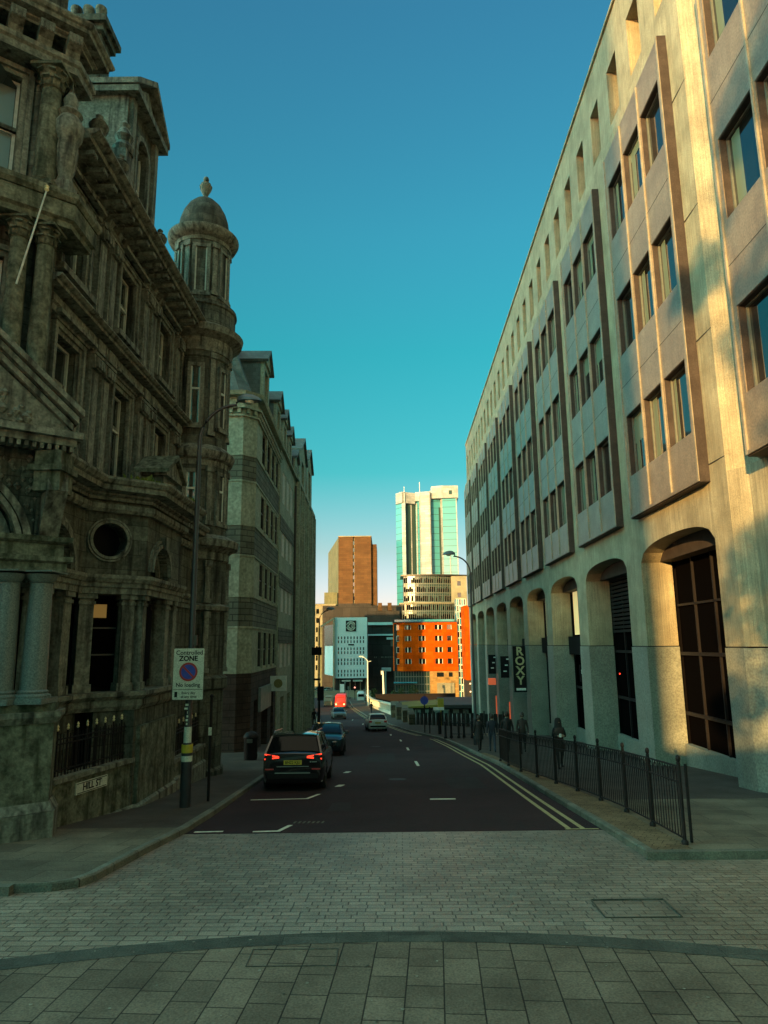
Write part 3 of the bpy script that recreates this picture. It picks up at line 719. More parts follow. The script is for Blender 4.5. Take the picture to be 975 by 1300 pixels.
sweeps('storey_cornice', WP, [[(-.1, 7.47), (.22, 7.47), (.22, 7.62), (.28, 7.66), (.28, 7.8), (-.1, 7.8)], cornice(.28, .62, 7.803)], TR)
for c in (16.92, 17.62, 20.35, 21.05, 23.75): s_ = MB(FL); s_.box(c - .26, c + .26, -.01, .33, 7.475, 7.80); s_.build('entablature_block', TR, VB)
RP = [(-7.6, 14.3), (-7.6, 23.4), (-8.6, 23.4)]
sweeps('roof_cornice', RP, [[(-.1, 11.07), (.2, 11.07), (.2, 11.2), (.26, 11.25), (-.1, 11.25)], cornice(.42, 1.02, 11.58)], TR)
s_ = MB(FL)
u = 14.5
while u < 23.3:
    s_.ext([(.02, 11.253), (.22, 11.27), (.30, 11.42), (.80, 11.47), (.82, 11.577), (.02, 11.577)], u, u + .26, 'x')
    for j in range(3): s_.box(u + .03 + j * .08, u + .07 + j * .08, .80, .825, 11.47, 11.57)
    u += .62
s_.build('bracket_row', TR, VB)
s_ = MB(FL); s_.box(14.2, 24.2, -.6, -.02, 12.003, 12.75); s_.box(14.2, 24.2, -.66, .05, 12.753, 12.88)
s_.build('parapet', ST, VB)
def urn(x, y, z, s, name='urn'):
    m = MB(); m.prism([(x - .2 * s, y - .2 * s), (x + .2 * s, y - .2 * s), (x + .2 * s, y + .2 * s), (x - .2 * s, y + .2 * s)], z - .3 * s, z)
    m.lathe(x, y, [(.16 * s, z + .002), (.07 * s, z + .1 * s), (.1 * s, z + .18 * s), (.27 * s, z + .42 * s), (.30 * s, z + .58 * s), (.2 * s, z + .66 * s), (.23 * s, z + .7 * s), (.09 * s, z + .82 * s), (.12 * s, z + .92 * s), (.02 * s, z + 1.02 * s)], 14)
    return m.build(name, TR, VB, smooth=True)
urn(-7.35, 20.9, 12.88, .78); urn(-7.35, 15.9, 12.88, .85); urn(-7.35, 17.4, 12.88, .85)
# slate roof behind the parapet, chimney and gabled dormer
s_ = MB(); s_.ext([(-8.3, 12.6), (-10.2, 15.3), (-14, 15.3), (-14, 12.6)], 13, 24.2, 'y'); s_.build('roof', M['slate'], VB)
FDm = Frame(-7.95, 0, 0, 1, 1, 0)
s_ = MB(FDm)
arch_wall(s_, 19.35, 21.45, -1.9, 0, 12.9, 17.2, 20.4, .5, 15.95)
s_.box(19.35, 19.36, -1.9, 0, 12.9, 17.2)
s_.build('dormer', ST, VB)
s_ = MB(FDm)
s_.ext([(19.0, 17.42), (21.8, 17.42), (20.4, 18.42)], -2.0, .12, 'y')
for a, b in (((18.86, 17.45), (20.4, 18.62)), ((21.94, 17.45), (20.4, 18.62))):
    dx = .0
    s_.ext([(a[0], a[1]), (b[0], b[1]), (b[0], b[1] + .22), (a[0], a[1] + .2)], -2.1, .42, 'y')
s_.box(18.9, 21.9, -2.05, .38, 17.2, 17.418)
s_.box(19.2, 19.5, .0, .14, 13.0, 17.19); s_.box(21.3, 21.6, .0, .14, 13.0, 17.19)
s_.box(19.1, 19.35, -1.8, -.0, 12.95, 17.19)
ring(s_, 20.4, 15.95, .5, .66, 0, .1, 0, 180, 14); s_.box(19.74, 19.9, 0, .1, 13.4, 15.95); s_.box(20.9, 21.06, 0, .1, 13.4, 15.95)
s_.box(19.1, 21.7, .0, .2, 12.9, 13.2)
s_.build('dormer_pediment', TR, VB)
sash('dormer_window', FDm, 19.9, 20.9, 13.4, 16.4, -.25, VB, [M['whiteframe'], M['glass_old']], .5)
s_ = MB(); s_.prism([(-8.0, 18.2), (-7.55, 18.2), (-7.55, 18.9), (-8.0, 18.9)], 12.9, 14.6)
s_.lathe(-7.78, 18.55, [(.3, 14.602), (.33, 14.8), (.2, 15.0), (.28, 15.2), (.12, 15.5), (.16, 15.62), (.03, 15.8)], 12)
s_.build('dormer_buttress', TR, VB)
chn = MB()
chn.box(-10.55, -9.38, 19.9, 20.75, 14.5, 20.35); chn.box(-10.68, -9.25, 19.77, 20.88, 20.353, 20.6); chn.box(-10.8, -9.12, 19.64, 21.0, 20.603, 20.82); chn.box(-10.66, -9.26, 19.78, 20.86, 20.823, 21.0)
chn.box(-9.38, -9.35, 20.02, 20.62, 15.2, 19.8)
chn_o = chn.build('chimney', ST, VB)
s_ = MB()
for i in range(3): s_.lathe(-10.4 + i * .42, 20.2, [(.19, 21.0), (.16, 21.4), (.2, 21.5), (.19, 21.62), (.12, 21.66)], 12)
s_.build('chimney_pot', M['stone_trim'], chn_o, smooth=True)

# entrance pavilion at the near corner (its front is turned towards the square)
C0 = (-6.72, 13.95); fd = Vector((.79, .62)).normalized()
def pav(t, o=0.0): return (C0[0] - fd.x * t + fd.y * o, C0[1] - fd.y * t - fd.x * o)
FP = Frame(C0[0], C0[1], -fd.x, -fd.y, fd.y, -fd.x)      # u runs away from the corner to the near left
FP1 = Frame(-7.12, 13.98, -fd.x, -fd.y, fd.y, -fd.x)
C1 = (-7.12, 13.98)
def pav1(t, o=0.0): return (C1[0] - fd.x * t + fd.y * o, C1[1] - fd.y * t - fd.x * o)
PP = [pav1(6), C1, (C1[0], 14.6), (-7.7, 14.6)]
s_ = MB(FP1)
s_.wall(.02, 6, 4.2, 14.9, -2.6, -.45, [(1.0, 2.4, 10.2, 12.75), (1.0, 2.4, 5.6, 8.3)]); s_.build('pavilion_wall', ST, VB)
s_ = MB(); s_.prism([(-7.75, 13.8), (-7.3, 14.2), (-7.55, 14.6), (-9, 14.6), (-9, 13.8)], 4.2, 14.4); s_.build('pavilion_corner', ST, VB)
for z0, z1 in ((10.2, 12.75), (5.6, 8.3)): sash('pavilion_window', FP1, 1.0, 2.4, z0, z1, -.62, VB, [M['whiteframe'], M['skyglass']], .48, .07)
s_ = MB(FP1)
for g, pr in ((0, -.35), (.12, -.28)):
    s_.box(1.0 - g - .12, 1.0 - g, -.47, pr, 10.2, 12.75 + g); s_.box(.88 - g, 2.6, -.47, pr + .003, 12.75 + g, 12.87 + g)
    s_.box(1.0, 2.4, -.6, -.47, 11.42, 11.52)
s_.build('window_surround', TR, VB)
s_ = MB(FP1)
for g, pr in ((0, -.35), (.12, -.28)): s_.box(1.0 - g - .12, 1.0 - g, -.47, pr, 5.6, 8.3 + g); s_.box(.88 - g, 2.6, -.47, pr + .003, 8.3 + g, 8.42 + g)
s_.build('window_surround', TR, VB)
# columns of both upper tiers, balcony, entablatures
for t, o in ((.28, -.02), (.80, -.02)):
    p = pav1(t, o); s_ = MB(); column(s_, p[0], p[1], 5.0, 9.05, .20); s_.build('column', MO, VB, smooth=True)
p = pav1(.42, -.12); s_ = MB(); column(s_, p[0], p[1], 9.95, 13.05, .24); s_.build('column', MO, VB, smooth=True)
p = pav1(-.02, -.22); s_ = MB(); s_.prism([pav1(-.0, -.05), pav1(.12, -.3), (-7.75, 14.5), (-7.3, 14.45)], 9.95, 13.06); s_.build('corner_pilaster', TR, VB)
p = pav1(.02, .0); s_ = MB()
s_.prism([(p[0] - .2, p[1] - .2), (p[0] + .2, p[1] - .2), (p[0] + .2, p[1] + .2), (p[0] - .2, p[1] + .2)], 9.9, 10.25)
s_.lathe(p[0], p[1], [(.2, 10.252), (.15, 10.45), (.2, 10.6), (.24, 11.1), (.22, 11.3), (.3, 11.45), (.32, 11.75), (.22, 11.95), (.28, 12.05), (.14, 12.2), (.17, 12.4), (.08, 12.6)], 14)
s_.build('corner_urn', TR, VB, smooth=True)
sweeps('balcony', PP, [[(-.6, 9.07), (.28, 9.07), (.28, 9.2), (.36, 9.25), (.36, 9.62), (.30, 9.64), (-.6, 9.64)], [(-.6, 9.643), (.38, 9.643), (.44, 9.74), (.44, 9.86), (-.6, 9.86)]], MO)
sweeps('pavilion_entablature', PP, [[(-.5, 13.07), (.1, 13.07), (.1, 13.25), (.16, 13.3), (.16, 13.42), (-.5, 13.42)], cornice(.42, .46, 13.9, .5)], TR)
s_ = MB(FP1)
for u in (-.05, .55, 1.15, 1.75, 2.35, 2.95):
    s_.ext([(-.3, 13.423), (.12, 13.44), (.18, 13.58), (.36, 13.66), (.37, 13.897), (-.3, 13.897)], u, u + .3, 'x')
    for j in range(4): s_.box(u + .02 + j * .075, u + .06 + j * .075, .36, .385, 13.67, 13.88)
s_.build('bracket_row', TR, VB)
s_ = MB(FP1); s_.box(.6, 6, -2.4, -.5, 14.4, 17.5); s_.box(.25, .9, -.9, -.1, 14.325, 15.2); s_.build('attic_block', ST, VB)
# pediment over the entrance
s_ = MB(FP); half = 3.4
s_.ext([(-.1, 4.42), (half, 4.42), (half, 7.2)], -.35, .25, 'y')
s_.build('pediment', TR, VB)
s_ = MB(FP)
for k, (o1, z_, th) in enumerate(((.55, .0, .13), (.46, -.14, .135), (.36, -.28, .135))):
    z = 4.62 + z_ + .06
    s_.ext([(-.28 + k * .08, z), (half, z + 3.0), (half, z + 3.0 + th), (-.28 + k * .08, z + th)], -.3, o1, 'y')
s_.box(-.3, half, -.3, .52, 4.2, 4.34); s_.box(-.2, half, -.3, .40, 4.05, 4.197)
u = -.15
while u < half: s_.box(u, u + .07, .1, .38, 3.94, 4.047); u += .14
s_.build('raking_cornice', TR, VB)
s_ = MB(FP)    # carved leafwork in the tympanum
for i in range(60):
    u = rnd.uniform(.7, 3.2); z = rnd.uniform(4.45, 4.35 + (u - .3) * .75); r = rnd.uniform(.04, .11)
    s_.lathe(u, .25, [(r * .3, z - r), (r, z), (r * .3, z + r)], 6)
s_.ext([(.6, 4.43), (3.3, 4.43), (3.3, 6.6), (.7, 4.6)], .2, .262, 'y'); s_.build('carving', TR, VB)
s_ = MB(FP)
for i in range(70):
    u = rnd.uniform(.38, 1.6); z = rnd.uniform(2.5, 3.9)
    if math.hypot(u - 2.15, z - 1.86) < 1.86: continue
    r = rnd.uniform(.03, .08); s_.lathe(u, -.19, [(r * .3, z - r), (r, z), (r * .3, z + r)], 6)
s_.build('spandrel_carving', TR, VB)
s_ = MB(); 
p = pav(.05, .1)
s_.prism([(p[0] - .33, p[1] - .33), (p[0] + .2, p[1] - .33), (p[0] + .2, p[1] + .25), (p[0] - .33, p[1] + .25)], 3.1, 3.93)
s_.prism([(p[0] - .42, p[1] - .42), (p[0] + .27, p[1] - .42), (p[0] + .27, p[1] + .3), (p[0] - .42, p[1] + .3)], 3.5, 3.62)
s_.build('bracket_block', MO, VB)
s_ = MB(FP); s_.ext([(.30, 3.5), (.42, 3.1), (.2, 2.75), (.02, 2.45), (-.12, 2.2), (-.2, 2.2), (-.2, 3.5)], -.1, .28, 'x'); s_.build('scroll_bracket', TR, VB)
# entrance arch wall and corner pier
s_ = MB(FP); arch_wall(s_, .35, 4.4, -1.4, -.2, 1.85, 4.0, 2.15, 1.5, 1.86); 
s_.box(.0, .35, -1.0, -.15, 2.2, 4.0); s_.build('entrance_arch', ST, VB)
s_ = MB(FP); ring(s_, 2.15, 1.86, 1.5, 1.60, -.2, -.02); ring(s_, 2.15, 1.86, 1.64, 1.78, -.2, -.08); ring(s_, 2.15, 1.86, 1.26, 1.44, -.9, -.25); s_.build('archivolt', TR, VB)
for t, o in ((.16, -.02), (.72, -.15)):
    p = pav(t, o); s_ = MB(); column(s_, p[0], p[1], -1.05, 1.5, .235, corinth=False); s_.build('granite_column', pmat('polished_granite_%d' % int(t * 10), (.10, .12, .11), (.19, .22, .2), 30, .35, .05) , VB, smooth=True)
sweeps('pier_impost', [pav(1.1), pav(-.12), (-7.1, 14.5), (-7.6, 14.5)], [[(-.5, 1.503), (.12, 1.503), (.12, 1.66), (.2, 1.7), (.2, 1.8), (-.5, 1.8)], [(-.5, 1.803), (.06, 1.803), (.06, 2.05), (.17, 2.1), (.19, 2.2), (-.5, 2.2)]], MO)
pedp = [pav(1.2, .18), pav(-.22, .18), (-6.62, 14.5), (-7.2, 14.75), pav(1.2, -.8)]
s_ = MB(); s_.prism(pedp, -3.0, -1.35); s_.prism([(x * 1.0 + .0, y) for x, y in pedp], -1.348, -1.052)
s_.build('pedestal', MO, VB)
sweeps('pedestal_moulding', pedp[:4], [[(-.1, -1.42), (.05, -1.42), (.12, -1.3), (.12, -1.2), (-.1, -1.2)], [(-.1, -3.02), (.1, -3.02), (.02, -2.86), (-.1, -2.86)], [(-.1, -3.6), (.12, -3.6), (.12, -3.03), (-.1, -3.03)]], TR)
s_ = MB(); s_.prism([pav(5, -.7), pav(1.0, -.7), pav(1.0, -1.6), pav(5, -1.6)], -3.5, 4.0); s_.build('entrance_recess', M['black'], VB)

# ground floor: podium, wall with arches, oculus bay
GP = [(-7.3, 13.95), (-7.3, 16.65), (-6.1, 17.65), (-6.1, 20.6), (-6.8, 20.75), (-6.8, 24.3)]
FA = Frame(-7.3, 0, 0, 1, 1, 0); FO = Frame(-7.3, 16.65, 1.2, 1.0, 1.0, -1.2); FB = Frame(-6.1, 0, 0, 1, 1, 0); FC = Frame(-6.8, 0, 0, 1, 1, 0)
LF = math.hypot(1.2, 1.0)
s_ = MB(FA); arch_wall(s_, 13.9, 16.65, -.55, 0, 1.75, 3.6, 15.1, .98, 1.76)
s_.T = FB.M; arch_wall(s_, 17.65, 20.6, -.55, 0, 1.75, 3.6, 18.75, .72, 1.9)
s_.T = FO.M; oc, orr, oz = .62, .42, 2.62
s_.box(0, oc - orr, -.5, 0, 1.75, 3.6); s_.box(oc + orr, LF - .002, -.5, 0, 1.75, 3.6)
for i in range(14):
    a = oc + orr * (-1 + 2 * i / 14); b = oc + orr * (-1 + 2 * (i + 1) / 14); ha = math.sqrt(max(0, orr ** 2 - (a - oc) ** 2)); hb = math.sqrt(max(0, orr ** 2 - (b - oc) ** 2))
    s_.ext([(a, oz + ha), (b, oz + hb), (b, 3.6), (a, 3.6)], -.5, 0, 'y'); s_.ext([(a, oz - ha), (b, oz - hb), (b, 1.75), (a, 1.75)], -.5, 0, 'y')
s_.T = FC.M; s_.box(20.6, 24.3, -.5, 0, -1.0, 3.6)
s_.build('ground_floor_wall', ST, VB)
s_ = MB(FA)
for r0, r1, o in ((.98, 1.10, .10), (1.14, 1.22, .06), (.80, .94, -.2)): ring(s_, 15.1, 1.76, r0, r1, -.3, o)
s_.T = FB.M
for r0, r1, o in ((.72, .82, .10), (.86, .93, .06), (.56, .68, -.2)): ring(s_, 18.75, 1.9, r0, r1, -.3, o)
for u_, f in ((18.75, FB),): s_.ext([(u_ - .08, 2.58), (u_ + .08, 2.58), (u_ + .13, 2.92), (u_ - .13, 2.92)], .0, .18, 'y')
s_.T = FO.M; ring(s_, oc, oz, orr, orr + .07, -.3, .06, 0, 360, 28); ring(s_, oc, oz, orr + .09, orr + .13, -.1, .04, 0, 360, 28)
s_.build('arch_mouldings', TR, VB)
# piers standing on the ledge
def pier(fr, u0, u1, o0, o1):
    s_ = MB(fr); s_.box(u0, u1, o0, o1, -1.0, 1.16); s_.box(u0 - .04, u1 + .04, o0 - .04, o1 + .04, -1.05, -.86); s_.box(u0 - .03, u1 + .03, o0 - .03, o1 + .03, 1.02, 1.10); s_.box(u0 - .06, u1 + .06, o0 - .06, o1 + .06, 1.163, 1.28); s_.build('ledge_pier', TR, VB)
pier(FA, 14.9, 15.2, -.45, -.02); pier(FA, 15.9, 16.3, -.45, -.02); pier(FO, .02, .36, -.4, -.04)
pier(FO, LF - .52, LF - .22, -.4, -.04); pier(FB, 17.72, 18.0, -.4, -.04); pier(FB, 19.5, 19.85, -.4, -.02); pier(FB, 20.2, 20.52, -.4, -.02)
s_ = MB(); s_.prism([(-7.9, 13.9), (-7.85, 16.8), (-6.75, 17.9), (-6.7, 20.3), (-9, 20.5), (-9.5, 14)], -3.4, 3.55); s_.build('dark_interior', M['black'], VB)
s_ = MB(FO); s_.box(.32, LF - .5, -.44, -.42, -.95, 1.2, 0); 
for z in (-.2, .45): s_.box(.36, LF - .52, -.42, -.38, z, z + .04, 1)
s_.build('bay_window', [M['glass_shop'], M['darkframe']], VB)
s_ = MB(FO); s_.box(.40, .78, -.40, -.39, .72, 1.05); s_.build('lit_notice', M['poster'], VB)
sweeps('ground_entablature', GP, [[(-.5, 1.285), (.06, 1.285), (.06, 1.42), (.10, 1.45), (.10, 1.56), (-.5, 1.56)], [(-.5, 1.563), (.14, 1.563), (.2, 1.66), (.2, 1.745), (-.5, 1.745)]], TR)
sweeps('ground_cornice', GP, [[(-.5, 3.3), (.12, 3.3), (.18, 3.38), (.18, 3.5), (-.5, 3.5)], cornice(.5, .62, 3.602, 1.6)], TR)
sweeps('ledge', GP, [[(-.7, -1.25), (.1, -1.25), (.2, -1.16), (.2, -1.06), (-.7, -1.06)], [(-.7, -1.5), (.02, -1.5), (.08, -1.4), (.08, -1.253), (-.7, -1.253)]], TR)
s_ = MB(FA); s_.box(14.3, 16.9, -.9, -.02, -3.4, -1.5); s_.T = FB.M; s_.box(17.45, 20.6, -1.5, -.02, -4.4, -1.5); s_.T = FO.M; s_.box(.5, LF - .1, -1.0, -.02, -3.4, -1.5)
s_.T = FC.M; s_.box(20.6, 24.3, -1, -.02, -4.6, -1.0)
s_.build('basement_wall', ST, VB)
POD = [(-6.80, 14.45), (-6.12, 17.55), (-6.02, 17.65), (-6.02, 20.62), (-6.12, 20.75), (-6.12, 24.3)]
s_ = MB()
s_.prism([POD[0], POD[1], (POD[1][0] - .35, POD[1][1]), (POD[0][0] - .35, POD[0][1])], -4.4, -2.72)
s_.prism([POD[2], POD[3], (-7, 20.6), (-7, 17.66)], -4.6, -1.9)
s_.prism([POD[4], POD[5], (-6.5, 24.3), (-6.5, 20.75)], -5.0, -3.3)
s_.build('podium', MO, VB)
s_ = MB(); s_.sweep(POD[:2], [(-.4, -2.718), (.05, -2.718), (.05, -2.62), (-.4, -2.62)]); s_.sweep(POD[4:], [(-.4, -3.298), (.05, -3.298), (.05, -3.2), (-.4, -3.2)])
s_.sweep(POD, [(-.1, -4.9), (.08, -4.9), (.08, -3.75), (.02, -3.7), (-.1, -3.7)]); s_.build('podium_coping', TR, VB)
# small gabled block on the cornice
s_ = MB()
s_.prism([(-6.7, 18.72), (-6.12, 18.72), (-6.12, 19.88), (-6.7, 19.88)], 4.0, 4.66)
s_.ext([(18.55, 4.76), (20.05, 4.76), (19.3, 5.24)], -6.75, -6.0, 'x')
s_.box(-6.72, -5.98, 18.58, 20.02, 4.663, 4.757)
s_.build('aedicule', TR, VB)
s_ = MB()
for a_ in ((18.42, 4.70), (20.18, 4.70)): s_.ext([a_, (19.3, 5.27), (19.3, 5.40), (a_[0], a_[1] + .12)], -6.85, -5.88, 'x')
s_.build('aedicule_roof', MO, VB)

# turret
TX, TY = -7.2, 25.55
T_ = []
def turr(name, prof, mat, n=32, smooth=True): 
    s_ = MB(); s_.lathe(TX, TY, prof, n); return s_.build(name, mat, VB, smooth=smooth)
turr('turret_base', [(1.45, -5.1), (1.45, -4.2), (1.36, -4.1), (1.36, -1.5), (1.5, -1.45), (1.5, -1.1), (1.33, -1.0), (1.33, 3.2)], ST, 16, False)
turr('turret_ring', [(1.33, 3.0), (1.4, 3.05), (1.4, 3.3), (1.5, 3.4), (1.72, 3.5), (1.76, 3.75), (1.4, 3.95), (1.3, 3.95)], TR)
turr('turret_drum', [(1.27, 3.9), (1.27, 4.25), (1.2, 4.3), (1.2, 6.3), (1.27, 6.35), (1.27, 6.5)], ST)
turr('turret_ring', [(1.2, 6.48), (1.28, 6.5), (1.3, 6.7), (1.42, 6.76), (1.5, 6.95), (1.5, 7.05), (1.22, 7.3), (1.2, 7.3)], TR)
turr('turret_shaft', [(1.2, 7.28), (1.2, 7.6), (1.13, 7.65), (1.13, 10.7), (1.2, 10.75), (1.2, 10.95)], ST)
turr('turret_ring', [(1.16, 10.93), (1.25, 10.95), (1.27, 11.1), (1.3, 11.15), (1.3, 11.45), (1.4, 11.5), (1.64, 11.62), (1.70, 11.85), (1.46, 12.0), (1.4, 12.02)], TR)
turr('turret_parapet', [(1.38, 12.0), (1.40, 12.1), (1.36, 12.2), (1.36, 12.75), (1.42, 12.8), (1.4, 12.95), (1.12, 13.05)], ST)
turr('lantern', [(1.08, 12.9), (1.08, 13.3), (.98, 13.35), (.98, 15.4), (1.06, 15.45), (1.06, 15.6)], ST)
turr('lantern_cornice', [(1.02, 15.58), (1.1, 15.6), (1.12, 15.75), (1.3, 15.85), (1.40, 16.05), (1.40, 16.14), (1.05, 16.3), (1.0, 16.3)], TR)
dm = turr('dome', [(1.02, 16.25), (1.0, 16.6), (.95, 16.95), (.84, 17.3), (.66, 17.63), (.42, 17.88), (.16, 18.02), (.12, 18.05)], pmat('dome_stone', (.05, .047, .036), (.12, .11, .085), 2, .9, .4, c3=(.02, .02, .012), streak=.8, brick=(.6, .3, .01, 'wall', 0)))
s_ = MB(); s_.lathe(TX, TY, [(.15, 18.03), (.1, 18.12), (.1, 18.2), (.22, 18.45), (.26, 18.6), (.18, 18.68), (.2, 18.72), (.08, 18.8), (.12, 18.92), (.09, 19.02), (.01, 19.08)], 14); s_.build('finial', TR, dm, smooth=True)
def turret_window(az, r, w, z0, z1, tt=.0, pil=True):
    a = R(az); out_ = Vector((math.cos(a), math.sin(a))); tan = Vector((-out_.y, out_.x))
    f = Frame(TX, TY, tan.x, tan.y, out_.x, out_.y)
    s_ = MB(f); o = math.sqrt(r * r - (w / 2) ** 2)
    s_.box(-w / 2 - .13, -w / 2, r - .3, r + .07, z0 - .1, z1 + .14, 2); s_.box(w / 2, w / 2 + .13, r - .3, r + .07, z0 - .1, z1 + .14, 2)
    s_.box(-w / 2, w / 2, r - .3, r + .065, z1, z1 + .14, 2); s_.box(-w / 2 - .18, w / 2 + .18, r - .3, r + .12, z0 - .22, z0 - .102, 2); s_.box(-w / 2, w / 2, r - .3, r + .06, z0 - .1, z0, 2)
    s_.box(-w / 2, w / 2, r - .2, o + .005, z0, z1, 1)
    s_.box(-w / 2, -w / 2 + .05, o + .005, o + .035, z0, z1, 0); s_.box(w / 2 - .05, w / 2, o + .005, o + .035, z0, z1, 0)
    if tt: zt = z0 + (z1 - z0) * tt; s_.box(-w / 2 + .05, w / 2 - .05, o + .005, o + .06, zt - .04, zt + .04, 0)
    s_.build('turret_window', [M['sash'], M['skyglass'] if z0 > 12 else M['glass_old'], TR], VB)
for az in (-78, -18, -138): turret_window(az, .98, .44, 13.45, 15.3)
turret_window(-78, 1.13, .36, 8.1, 10.3, .6); turret_window(-20, 1.13, .36, 8.1, 10.3, .6)
turret_window(-78, 1.2, .34, 4.5, 6.2, .65); turret_window(-20, 1.2, .34, 4.5, 6.2, .65)
def turret_pil(az, r, z0, z1):
    a = R(az); o_ = Vector((math.cos(a), math.sin(a))); f = Frame(TX, TY, -o_.y, o_.x, o_.x, o_.y); s_ = MB(f)
    s_.box(-.1, .1, r - .1, r + .09, z0, z1 - .22); s_.box(-.15, .15, r - .1, r + .13, z0, z0 + .15); s_.box(-.14, .14, r - .1, r + .15, z1 - .22, z1)
    s_.build('turret_pilaster', TR, VB)
for az in (-108, -48, 10, -138):
    turret_pil(az, 1.14, 7.65, 10.9); turret_pil(az, 1.2, 4.3, 6.48); turret_pil(az, .98, 13.35, 15.55)
    turret_pil(az, 1.33, -.9, 1.2); turret_pil(az, 1.33, 1.5, 3.0)
s_ = MB(); s_.lathe(TX, TY, [(1.3, 1.2), (1.45, 1.25), (1.5, 1.4), (1.3, 1.5)], 16); s_.build('turret_band', TR, VB)
s_ = MB(FL); s_.box(23.3, 26.5, -3, -.3, 3.5, 12.5); s_.box(23.3, 26.9, -3, .3, -5.2, 3.5); s_.build('rear_wall', ST, VB)
s_ = MB(); s_.box(-22, -7.9, 14.2, 27.5, -5.5, 12.3); s_.build('main_block', ST, VB)

# iron fences along the podium
def podium_fence(label, a, b, z0, z1, ntip):
    t_ = thing('iron_fence', label, 'fence', (a[0], a[1], z0), group=None)
    A, B = Vector((*a, 0)), Vector((*b, 0)); s_ = MB(); L = (B - A).length; n = int(L / .105)
    for i in range(n + 1):
        p = A + (B - A) * i / n; s_.tube([(p.x, p.y, z0), (p.x, p.y, z1 - .16)], .011, 6)
    s_.build('bars', M['iron'], t_)
    s_ = MB()
    for z in (z0 + .12, z1 - .26, z1 - .36): s_.tube([(A.x, A.y, z), (B.x, B.y, z)], .018, 6)
    s_.build('rails', M['iron'], t_)
    s_ = MB(); g_ = MB()
    for i in range(ntip):
        p = A + (B - A) * (i + .3) / ntip; s_.tube([(p.x, p.y, z0), (p.x, p.y, z1 - .09)], .020, 6)
        g_.lathe(p.x, p.y, [(.012, z1 - .1), (.034, z1 - .06), (.018, z1 - .03), (.03, z1 - .005), (.004, z1 + .045)], 8)
    s_.build('standards', M['iron'], t_); g_.build('gilt_tips', M['gold'], t_)
podium_fence('black iron fence with small gilt tips beside the entrance pedestal', (-6.93, 14.6), (-6.30, 17.5), -2.62, -1.62, 9)
podium_fence('black iron fence with small gilt tips behind the lamp post', (-6.30, 20.8), (-6.30, 24.1), -3.2, -2.2, 7)
s_ = thing('street_nameplate', 'pale street nameplate screwed to the stone plinth below the fence', 'sign', (-6.6, 16.0, -2.95))
fn = Frame(-6.80, 14.45, .68, 3.1, 3.1, -.68)
m = MB(fn); m.box(1.02, 2.12, .002, .03, -3.06, -2.82); m.build('plate', M['signwhite'], s_)
m = MB(fn); m.box(1.05, 2.09, .031, .033, -3.045, -3.03); m.box(1.05, 2.09, .031, .033, -2.85, -2.835)
mm = Matrix(((fn.M[0][0], 0, fn.M[0][1], 0), (fn.M[1][0], 0, fn.M[1][1], 0), (0, 1, 0, 0), (0, 0, 0, 1)))
c_ = fn.M @ Vector((1.57, .034, -2.94)); mm = Matrix.Translation(c_) @ mm
m.T = None; text_mb(m, "HILL ST", .2, mm, 0, .004, .004); m.build('lettering', M['black'], s_)
# flagpole on the balcony
p = pav(.9, .35)
s_ = thing('flagpole', 'slanting white flagpole with a small gilt crown on the balcony corner', 'flagpole', (p[0], p[1], 7.6))
tip = Vector((-6.95, 12.9, 9.35)) 
m = MB(); q = Vector((-7.45, 13.0, 7.3)); m.tube([q, tip], [.020, .016], 8); m.build('pole', M['whiteframe'], s_)
m = MB(); m.lathe(tip.x, tip.y, [(.02, tip.z - .02), (.05, tip.z + .02), (.035, tip.z + .06), (.05, tip.z + .09), (.01, tip.z + .13)], 8); m.build('crown', M['gold'], s_)

# weeds growing on the cornice
def tuft(cx, cy, z, n, sp, h, label, mat):
    m = MB()
    for i in range(n):
        x, y = cx + rnd.gauss(0, sp[0]), cy + rnd.gauss(0, sp[1]); a = rnd.uniform(0, 6.28); hh = h * rnd.uniform(.3, 1)
        dx, dy = math.cos(a) * hh * .4, math.sin(a) * hh * .4; w = rnd.uniform(.012, .03)
        m.add([(x - w, y, z), (x + w, y, z), (x + dx * .6 + w * 1.6, y + dy * .6, z + hh * .6), (x + dx * .6 - w * 1.6, y + dy * .6, z + hh * .6), (x + dx, y + dy, z + hh)], [(0, 1, 2, 3), (3, 2, 4)])
    return tag(m.build('wild_plant', mat), label, 'plant')
tuft(-6.15, 17.75, 4.1, 150, (.22, .35), .22, 'yellow-green weeds rooted on the stone cornice left of the small gable', M['leaf'])
tuft(-5.75, 20.15, 4.1, 45, (.06, .12), .30, 'small leafy weed rooted on the cornice right of the small gable', M['leaf'])

# ------------------------------------------------------------------ buff banded building farther down on the left
MBD = thing('banded_stone_building', 'buff stone building with dark brick bands, slate mansard and dormers, beyond the turret', 'building', (-10, 55, -7.5))
FM = Frame(-6.1, 0, -.0248, 1, 1, .0248)
c2 = (-7.62, 36.25); c1 = (-9.4, 36.25); c3 = (-6.99, 36.95)
dirM = Vector((-.0248, 1)).normalized()
def mpt(u): return (-6.1 - .0248 * u, u)
pathM = [c1, c2, c3, mpt(47.0)]
BR_, BU = M['bandbrick'], M['buff']
def bodyM(z0, z1, off, mat, name):
    s_ = MB(); s_.prism([(-22, 36.25), c1, c2, c3, mpt(47.0), (-22, 47.0)], z0, z1); return s_.build(name, mat, MBD)
levels = [(10.2, 13.65, 1), (8.75, 10.2, 0), (6.35, 8.75, 1), (4.7, 6.35, 0), (2.55, 4.7, 1), (.95, 2.55, 0), (-1.35, .95, 1), (-7.2, -1.35, 0)]
wr = [(10.45, 12.25), (6.62, 8.5), (2.75, 4.55), (-1.15, .75)]
ucol = [39.1, 41.1, 43.1, 45.1]
wl = MB(); 
